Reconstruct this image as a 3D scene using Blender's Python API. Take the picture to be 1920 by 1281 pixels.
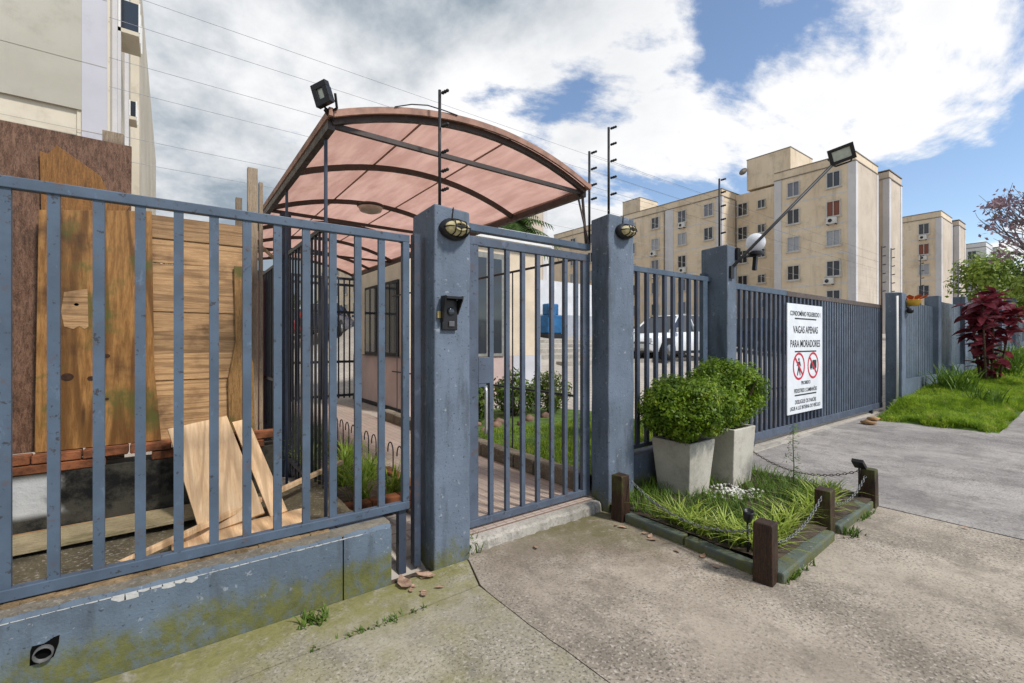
import bpy, bmesh, math, random
import numpy as np
from mathutils import Vector, Matrix
random.seed(7); rng = np.random.default_rng(11)
R = math.radians
scene = bpy.context.scene
for o in list(bpy.data.objects): bpy.data.objects.remove(o)
COL = scene.collection

# ------------------------------------------------------------------ camera
cam_d = bpy.data.cameras.new('camera'); cam = bpy.data.objects.new('camera', cam_d); COL.objects.link(cam)
cam_d.sensor_width = 36.0; cam_d.lens = 16.125; cam_d.clip_start = 0.05; cam_d.clip_end = 3000
cam.location = (0, 0, 1.5); cam.rotation_euler = (R(90), 0, R(-36.6))
scene.camera = cam

# ------------------------------------------------------------------ world, sun, exposure
SUN_EL, SUN_AZ = R(48), R(160)          # azimuth clockwise from +Y
w = bpy.data.worlds.new('World'); scene.world = w; w.use_nodes = True
nt = w.node_tree; nt.nodes.clear()
def wn(t, **k):
    n = nt.nodes.new(t)
    for a, b in k.items(): setattr(n, a, b)
    return n
def wl(a, b): nt.links.new(a, b)
def wmath(op, a, b=None, clamp=False):
    n = wn('ShaderNodeMath', operation=op, use_clamp=clamp)
    for i, s in enumerate((a, b)):
        if s is None: continue
        if isinstance(s, (int, float)): n.inputs[i].default_value = s
        else: wl(s, n.inputs[i])
    return n.outputs[0]
def wramp(src, a, b, x=0.0, y=1.0, smooth=True):
    n = wn('ShaderNodeMapRange'); n.interpolation_type = 'SMOOTHSTEP' if smooth else 'LINEAR'
    wl(src, n.inputs['Value']); n.inputs['From Min'].default_value = a; n.inputs['From Max'].default_value = b
    n.inputs['To Min'].default_value = x; n.inputs['To Max'].default_value = y
    return n.outputs[0]
sky = wn('ShaderNodeTexSky', sky_type='NISHITA', sun_disc=False)
sky.sun_elevation = SUN_EL; sky.sun_rotation = SUN_AZ; sky.altitude = 20; sky.air_density = 1.0; sky.dust_density = 0.2; sky.ozone_density = 2.0
tc = wn('ShaderNodeTexCoord'); sep = wn('ShaderNodeSeparateXYZ'); wl(tc.outputs['Generated'], sep.inputs[0])
zc = wmath('ADD', wmath('MAXIMUM', sep.outputs['Z'], 0.0), 0.22)
comb = wn('ShaderNodeCombineXYZ')
wl(wmath('DIVIDE', sep.outputs['X'], zc), comb.inputs[0]); wl(wmath('DIVIDE', sep.outputs['Y'], zc), comb.inputs[1])
def wnoise(scale, detail, rough, off=(0, 0, 0), stretch=(1, 1, 1), rot=0.0, dist=0.0):
    mp = wn('ShaderNodeMapping'); wl(comb.outputs[0], mp.inputs[0])
    mp.inputs['Location'].default_value = off; mp.inputs['Scale'].default_value = stretch; mp.inputs['Rotation'].default_value = (0, 0, rot)
    n = wn('ShaderNodeTexNoise'); wl(mp.outputs[0], n.inputs['Vector'])
    n.inputs['Scale'].default_value = scale; n.inputs['Detail'].default_value = detail; n.inputs['Roughness'].default_value = rough
    n.inputs['Distortion'].default_value = dist
    return n.outputs['Fac']
OFFX, OFFY, SHX, SHY = 14.95, 7.35, 12.8, 10.7
big = wnoise(0.80, 10, 0.58, off=(OFFX, OFFY, 0), stretch=(1.0, 1.5, 1), rot=R(28), dist=0.3)
fine = wnoise(2.6, 8, 0.60, off=(5.1, 0.4, 0), stretch=(1.0, 1.4, 1), rot=R(28), dist=0.2)
# the cloud bank is closed over the compound and breaks up toward +X (down the street), as the photograph shows
along = wmath('SUBTRACT', sep.outputs['X'], wmath('MULTIPLY', sep.outputs['Y'], 0.75))
lean = wmath('MULTIPLY', wramp(along, -0.25, 0.75), 0.145)
cover = wmath('SUBTRACT', wmath('ADD', wmath('MULTIPLY', big, 0.72), wmath('MULTIPLY', fine, 0.28)), lean)
mask = wramp(cover, 0.35, 0.41, 0.03, 1.0)
shade_n = wnoise(1.0, 8, 0.60, off=(SHX, SHY, 0), stretch=(1.2, 0.9, 1), rot=R(-20))
bank = wramp(along, 0.46, -0.12)
puff = wramp(cover, 0.40, 0.55)
grey = wmath('MULTIPLY', wramp(shade_n, 0.36, 0.66), wmath('ADD', wmath('MULTIPLY', bank, 0.92), wmath('MULTIPLY', puff, 0.38)), True)
cr = wn('ShaderNodeMixRGB'); wl(grey, cr.inputs[0]); cr.inputs[1].default_value = (1.0, 1.0, 1.01, 1); cr.inputs[2].default_value = (0.33, 0.40, 0.47, 1)
bg_sky = wn('ShaderNodeBackground'); wl(sky.outputs[0], bg_sky.inputs[0]); bg_sky.inputs[1].default_value = 0.15
bg_cl = wn('ShaderNodeBackground'); wl(cr.outputs[0], bg_cl.inputs[0]); bg_cl.inputs[1].default_value = 0.86
mixw = wn('ShaderNodeMixShader'); wl(mask, mixw.inputs[0]); wl(bg_sky.outputs[0], mixw.inputs[1]); wl(bg_cl.outputs[0], mixw.inputs[2])
wout = wn('ShaderNodeOutputWorld'); wl(mixw.outputs[0], wout.inputs[0])

sd = bpy.data.lights.new('sun', 'SUN'); sd.energy = 3.2; sd.angle = R(7); sd.color = (1.0, 0.95, 0.88)
sun = bpy.data.objects.new('sun', sd); COL.objects.link(sun)
sdir = Vector((math.sin(SUN_AZ) * math.cos(SUN_EL), math.cos(SUN_AZ) * math.cos(SUN_EL), math.sin(SUN_EL)))
sun.rotation_euler = (-sdir).to_track_quat('-Z', 'Y').to_euler(); sun.location = (0, -6, 20)
vs = scene.view_settings; vs.view_transform = 'Standard'; vs.look = 'None'; vs.exposure = 0.24; vs.gamma = 1.0; vs.use_curve_mapping = False

# ------------------------------------------------------------------ helpers: meshes and objects
class MB:
    def __init__(s): s.v = []; s.f = []
    def add(s, vs, fs):
        b = len(s.v); s.v += [tuple(p) for p in vs]; s.f += [tuple(i + b for i in q) for q in fs]; return s
    def box(s, x0, x1, y0, y1, z0, z1):
        return s.add([(x0,y0,z0),(x1,y0,z0),(x1,y1,z0),(x0,y1,z0),(x0,y0,z1),(x1,y0,z1),(x1,y1,z1),(x0,y1,z1)],
                     [(0,3,2,1),(4,5,6,7),(0,1,5,4),(1,2,6,5),(2,3,7,6),(3,0,4,7)])
    def obox(s, c, size, m):
        m = m.to_3x3(); c = Vector(c); hx, hy, hz = (k / 2 for k in size)
        P = [(-hx,-hy,-hz),(hx,-hy,-hz),(hx,hy,-hz),(-hx,hy,-hz),(-hx,-hy,hz),(hx,-hy,hz),(hx,hy,hz),(-hx,hy,hz)]
        return s.add([c + m @ Vector(p) for p in P], [(0,3,2,1),(4,5,6,7),(0,1,5,4),(1,2,6,5),(2,3,7,6),(3,0,4,7)])
    def bar(s, a, b, wd, dp=None, up=(0, 0, 1)):
        a, b = Vector(a), Vector(b); d = b - a; L = d.length; x = d / L; u = Vector(up)
        if abs(x.dot(u)) > .97: u = Vector((0, 1, 0))
        y = u.cross(x).normalized(); z = x.cross(y)
        return s.obox((a + b) / 2, (L, wd, dp or wd), Matrix((x, y, z)).transposed())
    def tube(s, pts, r, n=8, caps=True):
        pts = [Vector(p) for p in pts]; rs = r if isinstance(r, (list, tuple)) else [r] * len(pts)
        vs, fs = [], []; ref = None
        for i, p in enumerate(pts):
            t = (pts[min(i + 1, len(pts) - 1)] - pts[max(i - 1, 0)]).normalized()
            if ref is None: ref = Vector((0, 0, 1)) if abs(t.z) < .9 else Vector((1, 0, 0))
            y = t.cross(ref).normalized(); ref = y.cross(t)
            for k in range(n):
                a = 2 * math.pi * k / n; vs.append(p + (y * math.cos(a) + ref * math.sin(a)) * rs[i])
        for i in range(len(pts) - 1):
            for k in range(n):
                k2 = (k + 1) % n; fs.append((i*n+k, i*n+k2, (i+1)*n+k2, (i+1)*n+k))
        if caps: fs.append(tuple(range(n - 1, -1, -1))); fs.append(tuple(range((len(pts)-1)*n, len(pts)*n)))
        return s.add(vs, fs)
    def lathe(s, c, prof, n=20, m=None):
        c = Vector(c); vs, fs = [], []
        for r, z in prof:
            for k in range(n):
                a = 2 * math.pi * k / n; p = Vector((r * math.cos(a), r * math.sin(a), z)); vs.append(c + (m @ p if m else p))
        for i in range(len(prof) - 1):
            for k in range(n):
                k2 = (k + 1) % n; fs.append((i*n+k, i*n+k2, (i+1)*n+k2, (i+1)*n+k))
        fs.append(tuple(range(n-1,-1,-1))); fs.append(tuple(range((len(prof)-1)*n, len(prof)*n)))
        return s.add(vs, fs)
    def prism(s, poly, o, ax, ay, t):
        """polygon in the plane (ax, ay) at o, thickness t along ax x ay"""
        o, ax, ay = Vector(o), Vector(ax).normalized(), Vector(ay).normalized(); nz = ax.cross(ay); n = len(poly)
        A = [o + ax * x + ay * y for x, y in poly]; B = [p + nz * t for p in A]
        return s.add(A + B, [tuple(range(n-1,-1,-1)), tuple(range(n, 2*n))] + [(i, (i+1) % n, n + (i+1) % n, n + i) for i in range(n)])
    def mesh(s, name, org=(0, 0, 0), smooth=False):
        me = bpy.data.meshes.new(name); ox, oy, oz = org
        me.from_pydata([(x-ox, y-oy, z-oz) for x, y, z in s.v], [], s.f); me.update()
        if smooth: me.polygons.foreach_set('use_smooth', [True] * len(me.polygons))
        return me

WORLD = {}
def put(name, data, parent, wloc):
    o = bpy.data.objects.new(name, data); COL.objects.link(o); WORLD[o.name] = Vector(wloc)
    if parent: o.parent = parent; o.location = Vector(wloc) - WORLD[parent.name]
    else: o.location = wloc
    return o
def tag(o, label=None, cat=None, group=None, kind=None):
    if label: o['label'] = label
    if cat: o['category'] = cat
    if group: o['group'] = group
    if kind: o['kind'] = kind
    return o
def thing(name, label, cat, loc, group=None): return tag(put(name, None, None, loc), label, cat, group)
def bev(o, wd, seg=2):
    if wd: m = o.modifiers.new('bevel', 'BEVEL'); m.width = wd; m.segments = seg; m.limit_method = 'ANGLE'; m.angle_limit = R(40)
    return o
def part(name, mb, mat, parent, smooth=False, bevel=0):
    """mesh given in world coordinates, parented to a thing or a part"""
    loc = WORLD[parent.name]; me = mb.mesh(name, loc, smooth); me.materials.append(mat)
    return bev(put(name, me, parent, loc), bevel)
def solo(name, mb, mat, label, cat, loc, group=None, smooth=False, bevel=0):
    me = mb.mesh(name, loc, smooth); me.materials.append(mat)
    return bev(tag(put(name, me, None, loc), label, cat, group), bevel)
def struct(name, mb, mat, parent=None, smooth=False, bevel=0):
    loc = WORLD[parent.name] if parent else Vector((0, 0, 0))
    me = mb.mesh(name, loc, smooth); me.materials.append(mat); o = put(name, me, parent, loc)
    if not parent: o['kind'] = 'structure'
    return bev(o, bevel)
def inst(name, me, parent, wloc, rot=None, scale=None):
    o = put(name, me, parent, wloc)
    if rot: o.rotation_euler = rot
    if scale: o.scale = scale
    return o
def copy_thing(src, loc, rotz=0.0, scale=1.0):
    """thing + parts + sub-parts, sharing meshes"""
    def rec(o, par):
        c = o.copy(); COL.objects.link(c); c.parent = par; WORLD[c.name] = Vector(loc)
        for ch in [x for x in ALLKIDS.get(o.name, [])]: rec(ch, c)
        return c
    c = rec(src, None); c.location = loc; c.rotation_euler = (0, 0, rotz); c.scale = (scale,) * 3
    return c
ALLKIDS = {}
def index_kids(o):
    ALLKIDS[o.name] = [x for x in bpy.data.objects if x.parent == o]
    for k in ALLKIDS[o.name]: index_kids(k)
def np_mesh(name, verts, faces_per, nverts_face):
    """verts (N,3) laid out face by face, every face with nverts_face own vertices"""
    n = len(verts); nf = n // nverts_face; me = bpy.data.meshes.new(name)
    me.vertices.add(n); me.vertices.foreach_set('co', np.asarray(verts, dtype=np.float32).ravel())
    me.loops.add(n); me.loops.foreach_set('vertex_index', np.arange(n, dtype=np.int32))
    me.polygons.add(nf); me.polygons.foreach_set('loop_start', np.arange(0, n, nverts_face, dtype=np.int32))
    me.update(calc_edges=True); me.validate(); return me

# ------------------------------------------------------------------ helpers: materials
class NM:
    def __init__(s, name):
        s.m = bpy.data.materials.new(name); s.m.use_nodes = True; s.t = s.m.node_tree; s.t.nodes.clear()
        s.out = s.n('ShaderNodeOutputMaterial'); s.geo = s.n('ShaderNodeNewGeometry')
        s.xyz = s.n('ShaderNodeSeparateXYZ'); s.l(s.geo.outputs['Position'], s.xyz.inputs[0])
    def n(s, t, **k):
        q = s.t.nodes.new(t)
        for a, b in k.items(): setattr(q, a, b)
        return q
    def l(s, a, b): s.t.links.new(a, b)
    def math(s, op, a, b=None, clamp=False):
        q = s.n('ShaderNodeMath', operation=op, use_clamp=clamp)
        for i, v in enumerate((a, b)):
            if v is None: continue
            if isinstance(v, (int, float)): q.inputs[i].default_value = v
            else: s.l(v, q.inputs[i])
        return q.outputs[0]
    def coords(s, scale=(1, 1, 1), rot=(0, 0, 0), local=False):
        mp = s.n('ShaderNodeMapping')
        if local: s.l(s.n('ShaderNodeTexCoord').outputs['Object'], mp.inputs[0])
        else: s.l(s.geo.outputs['Position'], mp.inputs[0])
        mp.inputs['Scale'].default_value = scale; mp.inputs['Rotation'].default_value = rot
        return mp.outputs[0]
    def noise(s, scale, detail=4, rough=.55, co=None, dist=0):
        q = s.n('ShaderNodeTexNoise'); s.l(co or s.geo.outputs['Position'], q.inputs['Vector'])
        q.inputs['Scale'].default_value = scale; q.inputs['Detail'].default_value = detail; q.inputs['Roughness'].default_value = rough; q.inputs['Distortion'].default_value = dist
        return q.outputs['Fac']
    def voro(s, scale, co=None, feature='F1'):
        q = s.n('ShaderNodeTexVoronoi', feature=feature); s.l(co or s.geo.outputs['Position'], q.inputs['Vector']); q.inputs['Scale'].default_value = scale
        return q
    def ramp(s, src, a, b, x=0., y=1.):
        q = s.n('ShaderNodeMapRange'); q.interpolation_type = 'SMOOTHSTEP'; s.l(src, q.inputs['Value'])
        for k, v in zip(('From Min', 'From Max', 'To Min', 'To Max'), (a, b, x, y)): q.inputs[k].default_value = v
        return q.outputs[0]
    def mix(s, f, a, b):
        q = s.n('ShaderNodeMixRGB')
        for i, v in enumerate((f, a, b)):
            if isinstance(v, (int, float)): q.inputs[i].default_value = v
            elif isinstance(v, tuple): q.inputs[i].default_value = (*v[:3], 1)
            else: s.l(v, q.inputs[i])
        return q.outputs[0]
    def bump(s, h, strength=.4, dist=.01):
        q = s.n('ShaderNodeBump'); s.l(h, q.inputs['Height']); q.inputs['Strength'].default_value = strength; q.inputs['Distance'].default_value = dist
        return q.outputs[0]
    def done(s, col, rough=.7, metal=0., spec=.35, normal=None, transl=None, alpha=None, transm=None):
        p = s.n('ShaderNodeBsdfPrincipled')
        if isinstance(col, tuple): p.inputs['Base Color'].default_value = (*col[:3], 1)
        else: s.l(col, p.inputs['Base Color'])
        if isinstance(rough, (int, float)): p.inputs['Roughness'].default_value = rough
        else: s.l(rough, p.inputs['Roughness'])
        p.inputs['Metallic'].default_value = metal; p.inputs['Specular IOR Level'].default_value = spec
        if transm: p.inputs['Transmission Weight'].default_value = transm
        if normal: s.l(normal, p.inputs['Normal'])
        sh = p.outputs[0]
        if transl:
            f, tcol = transl; t = s.n('ShaderNodeBsdfTranslucent'); mx = s.n('ShaderNodeMixShader'); mx.inputs[0].default_value = f
            if isinstance(tcol, tuple): t.inputs[0].default_value = (*tcol[:3], 1)
            else: s.l(tcol, t.inputs[0])
            s.l(sh, mx.inputs[1]); s.l(t.outputs[0], mx.inputs[2]); sh = mx.outputs[0]
        s.l(sh, s.out.inputs[0]); return s.m

def simple(name, c, rough=.6, var=.18, scale=9, bump=0, bscale=80, metal=0, spec=.35, local=False):
    k = NM(name); co = k.coords(local=local)
    col = k.mix(k.ramp(k.noise(scale, 5, .6, co), .3, .7), tuple(x * (1 - var) for x in c), tuple(min(1, x * (1 + var)) for x in c))
    nrm = k.bump(k.noise(bscale, 4, .6, co), bump, .006) if bump else None
    return k.done(col, rough, metal, spec, nrm)
def paint_concrete(name, c, moss=True, mh=0.0):
    """blue-grey painted render: blotches, chalky streaks, chips, moss near the ground"""
    k = NM(name)
    st = k.noise(7, 5, .65, k.coords((1, 1, .18)))
    col = k.mix(k.ramp(k.noise(2.2, 5, .6), .3, .72), tuple(x * .80 for x in c), tuple(x * 1.15 for x in c))
    col = k.mix(k.ramp(st, .50, .70, 0, .55), col, (.045, .052, .06))
    col = k.mix(k.ramp(k.noise(22, 5, .65), .62, .68, 0, .42), col, (.40, .42, .45))
    col = k.mix(k.ramp(k.noise(50, 3, .6), .63, .67, 0, .7), col, (.03, .035, .045))
    if moss:
        zz = k.math('ADD', k.xyz.outputs['Z'], k.math('MULTIPLY', k.noise(6, 9, .74, k.coords((1, 1, .6))), -.40))
        mm = k.math('MULTIPLY', k.ramp(zz, .05 - mh, -.07 - mh, 0, 1), k.ramp(k.noise(13, 8, .75, k.coords((1, 1, .8))), .36, .58, .25, .92))
        col = k.mix(mm, col, k.mix(k.noise(16, 5, .7), (.04, .046, .014), (.19, .185, .045)))
    h = k.math('ADD', k.noise(70, 4, .6), k.math('MULTIPLY', k.noise(14, 3, .5), .8))
    return k.done(col, .78, 0, .25, k.bump(h, .45, .008))
def painted_metal(name, c, rust=.3):
    k = NM(name)
    col = k.mix(k.ramp(k.noise(5, 5, .6), .3, .7), tuple(x * .82 for x in c), tuple(x * 1.15 for x in c))
    col = k.mix(k.ramp(k.noise(34, 4, .65), .61, .66, 0, .8), col, (.03, .026, .028)); col = k.mix(k.ramp(k.noise(13, 5, .7, k.coords((1, 1, .5), (0, 0, 1))), .60, .70, 0, .35), col, tuple(min(1, x * 1.9 + .03) for x in c))
    if rust: col = k.mix(k.ramp(k.noise(11, 5, .7), .58, .68, 0, rust), col, (.10, .055, .03))
    return k.done(col, k.ramp(k.noise(18, 3), .3, .7, .42, .62), 0, .4, k.bump(k.noise(45, 3), .12, .004))
def wood(name, a, b, grain=(1, 1, 1), dark=(.03, .02, .012), moss=0, knots=.5, wet=.6, scale=5, flame=0, fine=1.0):
    """grain: coordinate scale, the small number is the direction of the grain"""
    k = NM(name); co = k.coords(grain)
    g = k.noise(scale * 5, 6, .65, co, .6); col = k.mix(k.ramp(g, .28, .72), a, b)
    col = k.mix(k.ramp(k.noise(scale * 11, 5, .7, co, 1.2), .50, .60, 0, .6 * fine), col, tuple(x * .42 for x in a)); col = k.mix(k.ramp(k.noise(scale * 30, 3, .6, co), .55, .62, 0, .45 * fine), col, tuple(min(1, x * 1.5) for x in b))
    if flame:   # plain-sawn figure
        wv = k.n('ShaderNodeTexNoise'); k.l(k.coords(tuple(x * .55 for x in grain)), wv.inputs['Vector']); wv.inputs['Scale'].default_value = 1.1; wv.inputs['Detail'].default_value = 3
        rings = k.math('SINE', k.math('MULTIPLY', wv.outputs['Fac'], 95)); col = k.mix(k.ramp(rings, .2, 1, 0, flame), col, tuple(x * .55 for x in a))
    col = k.mix(k.ramp(k.noise(2.6, 5, .6), .50, .74, 0, knots), col, dark)
    if moss: col = k.mix(k.ramp(k.noise(3.3, 5, .6), .50, .68, 0, moss), col, (.075, .085, .018))
    oi = k.n('ShaderNodeObjectInfo'); hs = k.n('ShaderNodeHueSaturation'); k.l(col, hs.inputs['Color']); k.l(k.math('ADD', k.math('MULTIPLY', oi.outputs['Random'], .5), .72), hs.inputs['Value']); col = hs.outputs[0]
    v = k.voro(3.1, k.coords(tuple(x * .9 + .1 for x in grain)))
    col = k.mix(k.ramp(v.outputs['Distance'], .10, .03, 0, .7), col, dark)
    return k.done(col, wet, 0, .3, k.bump(g, .35, .006))
def leafmat(name, a, b, scale=14, tr=.35, rough=.45, c=None):
    k = NM(name); ob = k.n('ShaderNodeObjectInfo')
    f = k.ramp(k.noise(scale, 3, .7), .32, .68); col = k.mix(f, a, b)
    col = k.mix(k.ramp(k.noise(scale * 6, 2, .6), .5, .75, 0, .5), col, tuple(x * .55 for x in a))
    if c: col = k.mix(k.ramp(k.noise(scale * .8, 3, .6), .56, .72, 0, .8), col, c)
    hs = k.n('ShaderNodeHueSaturation'); k.l(col, hs.inputs['Color']); k.l(k.math('ADD', k.math('MULTIPLY', ob.outputs['Random'], .3), .85), hs.inputs['Value'])
    return k.done(hs.outputs[0], rough, 0, .3, None, (tr, hs.outputs[0]))
# ------------------------------------------------------------------ materials
POST = paint_concrete('post_paint', (.126, .158, .206), True, .08)
WALLB = paint_concrete('wall_paint', (.108, .142, .182))
METAL = painted_metal('blue_metal', (.066, .096, .138), .45)
METALD = painted_metal('dark_blue_metal', (.042, .056, .085), .5)
GATEM = painted_metal('gate_metal', (.076, .098, .136), .45)
BLACK = simple('black_iron', (.018, .018, .02), .5, .3, 20)
BLACKP = simple('black_plastic', (.012, .012, .014), .38, .2, 20)
BRONZE = painted_metal('brown_steel', (.05, .035, .03), .6)
RUST = painted_metal('rusty_rail', (.085, .062, .052), .8)
GLASSD = NM('dark_glass').done((.03, .036, .045), .08, 0, .6)
WHITE = simple('white_paint', (.72, .72, .70), .5, .06, 6)
def concrete_mat(name, a, b, moss=None, speck=1.0):
    k = NM(name)
    col = k.mix(k.ramp(k.noise(.8, 7, .66), .34, .66), a, b)
    col = k.mix(k.ramp(k.noise(1.7, 9, .72, k.coords((1, .7, 1), (0, 0, .6))), .47, .62, 0, .55), col, tuple(x * .55 for x in a))
    col = k.mix(k.ramp(k.noise(7, 7, .7), .50, .66, 0, .45), col, tuple(x * .6 for x in a))
    speck_m = k.ramp(k.noise(1.1, 5, .6, k.coords((1, 1, 1), (0, 0, 2.4))), .36, .62, .35, 1.0)
    sp = k.noise(60, 4, .72); col = k.mix(k.math('MULTIPLY', speck_m, k.ramp(sp, .51, .60, 0, .85 * speck)), col, (.075, .068, .06))
    sp2 = k.noise(44, 4, .7, k.coords((1, 1.1, 1), (0, 0, 1))); col = k.mix(k.math('MULTIPLY', speck_m, k.ramp(sp2, .54, .64, 0, .55 * speck)), col, (.60, .54, .48))
    if moss == 'wall':     # moss strip along the foot of the low wall and round the corner post
        m = k.ramp(k.math('ADD', k.math('SUBTRACT', k.xyz.outputs['Y'], k.math('MULTIPLY', k.xyz.outputs['X'], .03)), k.math('MULTIPLY', k.math('SUBTRACT', k.noise(2.6, 6, .7), .5), 1.7)), 2.05, 2.72)
        m = k.math('MULTIPLY', m, k.ramp(k.noise(11, 4, .65), .28, .52))
        col = k.mix(k.math('MULTIPLY', m, .82), col, k.mix(k.noise(24, 4), (.085, .088, .022), (.26, .24, .065)))
        y2 = k.ramp(k.noise(1.3, 5, .7, k.coords((1, 1, 1), (0, 0, 2.)) ), .44, .64, 0, .42); col = k.mix(y2, col, (.25, .235, .085))
    if moss == 'drive':
        dx = k.math('ABSOLUTE', k.math('SUBTRACT', k.xyz.outputs['X'], 2.75)); dy = k.math('SUBTRACT', 2.95, k.xyz.outputs['Y'])
        d = k.math('ADD', k.math('ADD', k.math('MULTIPLY', dx, .8), dy), k.math('MULTIPLY', k.math('SUBTRACT', k.noise(3, 6, .7), .5), 1.5))
        col = k.mix(k.math('MULTIPLY', k.ramp(d, 2.1, .9, 0, .55), k.ramp(k.noise(2.2, 6, .65), .34, .6)), col, (.145, .112, .078))
        col = k.mix(k.math('MULTIPLY', k.ramp(d, 1.15, .25, 0, .7), k.ramp(k.noise(14, 4, .6), .25, .5)), col, (.10, .095, .028))
        col = k.mix(k.ramp(k.noise(1.1, 6, .65, k.coords((1, .5, 1))), .5, .72, 0, .4), col, (.17, .145, .115))
    h = k.math('ADD', sp, k.math('MULTIPLY', k.noise(22, 5, .65), 1.2))
    return k.done(col, .9, 0, .2, k.bump(h, .22, .006))
SLAB_A = concrete_mat('mossy_concrete', (.28, .255, .195), (.44, .40, .315), 'wall', 1.0)
SLAB_C = concrete_mat('drive_concrete', (.27, .23, .182), (.45, .39, .315), 'drive', 1.0)
SLAB_D = concrete_mat('grey_concrete', (.225, .21, .20), (.37, .345, .32), None, .75)
CONC = concrete_mat('plain_concrete', (.33, .31, .27), (.45, .42, .37), None, .6)
def paving_mat():
    k = NM('inner_paving'); col = k.mix(k.ramp(k.noise(.5, 5, .6), .3, .7), (.40, .36, .31), (.52, .47, .41))
    br = k.n('ShaderNodeTexBrick'); k.l(k.coords((1, 1, 1)), br.inputs['Vector']); br.inputs['Scale'].default_value = 1.6; br.inputs['Mortar Size'].default_value = .018
    br.inputs['Color1'].default_value = (.9, .9, .9, 1); br.inputs['Color2'].default_value = (.75, .75, .75, 1); br.inputs['Mortar'].default_value = (.4, .4, .4, 1)
    q = k.n('ShaderNodeMixRGB', blend_type='MULTIPLY'); q.inputs[0].default_value = .7; k.l(col, q.inputs[1]); k.l(br.outputs[0], q.inputs[2])
    return k.done(q.outputs[0], .9, 0, .2)
PAVING = paving_mat()
def tile_mat():
    k = NM('path_tiles'); br = k.n('ShaderNodeTexBrick'); k.l(k.coords((1, 1, 1)), br.inputs['Vector']); br.offset = 0
    br.inputs['Scale'].default_value = 1.0; br.inputs['Brick Width'].default_value = .095; br.inputs['Row Height'].default_value = .035; br.inputs['Mortar Size'].default_value = .0035
    br.inputs['Color1'].default_value = (.46, .38, .32, 1); br.inputs['Color2'].default_value = (.40, .33, .28, 1); br.inputs['Mortar'].default_value = (.20, .13, .10, 1)
    col = k.mix(k.ramp(k.noise(3, 5, .6), .4, .7, 0, .4), br.outputs[0], (.30, .24, .19))
    return k.done(col, .7, 0, .3)
TILE = tile_mat()
SOIL = simple('soil', (.07, .052, .036), .95, .4, 8, .8, 30)
EARTH = concrete_mat('yard_earth', (.10, .085, .05), (.17, .14, .085), None, .8)
GRASSM = leafmat('lawn_grass', (.11, .21, .012), (.34, .46, .035), 4.0, .42, .6, (.50, .50, .12))
LAWN_BASE = simple('lawn_soil', (.075, .125, .018), .95, .4, 5, .6, 40)

# ------------------------------------------------------------------ ground
def sm(a, b, x): t = min(1, max(0, (x - a) / (b - a))); return t * t * (3 - 2 * t)
def zs(u):
    if u < 5: return 0.0
    if u < 11: return .07 * (u - 5) / 6
    if u < 13: return .07 + .08 * (u - 11) / 2
    return min(.15 + .07 * (u - 13), 2.2)
def T(u, v):
    zp = .08 + 1.35 * sm(11.5, 28, v)
    zk = .09 + (.145 * max(0, v - 4.0) if v < 15 else .145 * 11 + .09 * min(v - 15, 8))
    zi = zp + (zk - zp) * sm(3.9, 8.5, u)
    if u < .95: zi = .22 + (zp + .15 - .22) * sm(-.3, .95, u) if v < 11 else zi
    if u > 12: zi = max(zi, zs(u) - .1)
    return zi + (zs(u) - .05 - zi) * (1 - sm(2.80, 3.10, v))
us = [-500, -200, -80, -40, -20, -12] + [-8 + .5 * i for i in range(41)] + [13 + i for i in range(30)] + [45, 50, 60, 75, 95, 130, 200, 400, 900]
vv = [-500, -200, -60, -20, -8, -4, -2, 0, 1, 2, 2.5, 2.8, 2.87, 2.95, 3.02, 3.1] + [3.5 + .5 * i for i in range(40)] + [24, 26, 28, 30, 34, 40, 50, 70, 110, 200, 400, 900]
g = MB(); nu = len(us)
g.add([(u, v, T(u, v) - (.02 if v > 2.9 else 0)) for v in vv for u in us], [(j*nu+i, j*nu+i+1, (j+1)*nu+i+1, (j+1)*nu+i) for j in range(len(vv)-1) for i in range(nu-1)])
struct('ground', g, PAVING, smooth=True)
# pavement of separate slabs with open joints
pav = put('pavement', None, None, (0, 0, 0)); tag(pav, kind='structure')
def slab(pts, mat, n=(1, 1)):
    """pts: four corners (u,v) counter-clockwise, top follows zs"""
    (x0, y0), (x1, y1), (x2, y2), (x3, y3) = pts; m = MB(); N, K = n; top = []
    for j in range(K + 1):
        for i in range(N + 1):
            s, t = i / N, j / K; u = (x0*(1-s)+x1*s)*(1-t) + (x3*(1-s)+x2*s)*t; v = (y0*(1-s)+y1*s)*(1-t) + (y3*(1-s)+y2*s)*t
            top.append((u, v, zs(u)))
    W = N + 1; m.add(top, [(j*W+i, j*W+i+1, (j+1)*W+i+1, (j+1)*W+i) for j in range(K) for i in range(N)])
    ring = [i for i in range(W)] + [j*W+N for j in range(1, K+1)] + [K*W+i for i in range(N-1, -1, -1)] + [j*W for j in range(K-1, 0, -1)]
    b = len(m.v); m.v += [(top[i][0], top[i][1], top[i][2] - .12) for i in ring]; L = len(ring)
    m.f += [(b+i, b+(i+1) % L, ring[(i+1) % L], ring[i]) for i in range(L)]
    return struct('slab', m, mat, pav)
CRK = [(1.64, 2.84), (1.637, 2.70), (1.527, 2.385)]
x_, y_ = 1.527, 2.375
while y_ > -.2: y_ -= random.uniform(.06, .13); x_ = 1.522 + .03 * sm(2.0, 1.2, y_) + random.uniform(-.0035, .0035); CRK.append((x_, y_))
CRK.append((1.56, -4))
JNT = [(1.515 - i * .13, 2.378 - .0035 * i + random.uniform(-.006, .006)) for i in range(20)] + [(-6, 2.33)]
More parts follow.
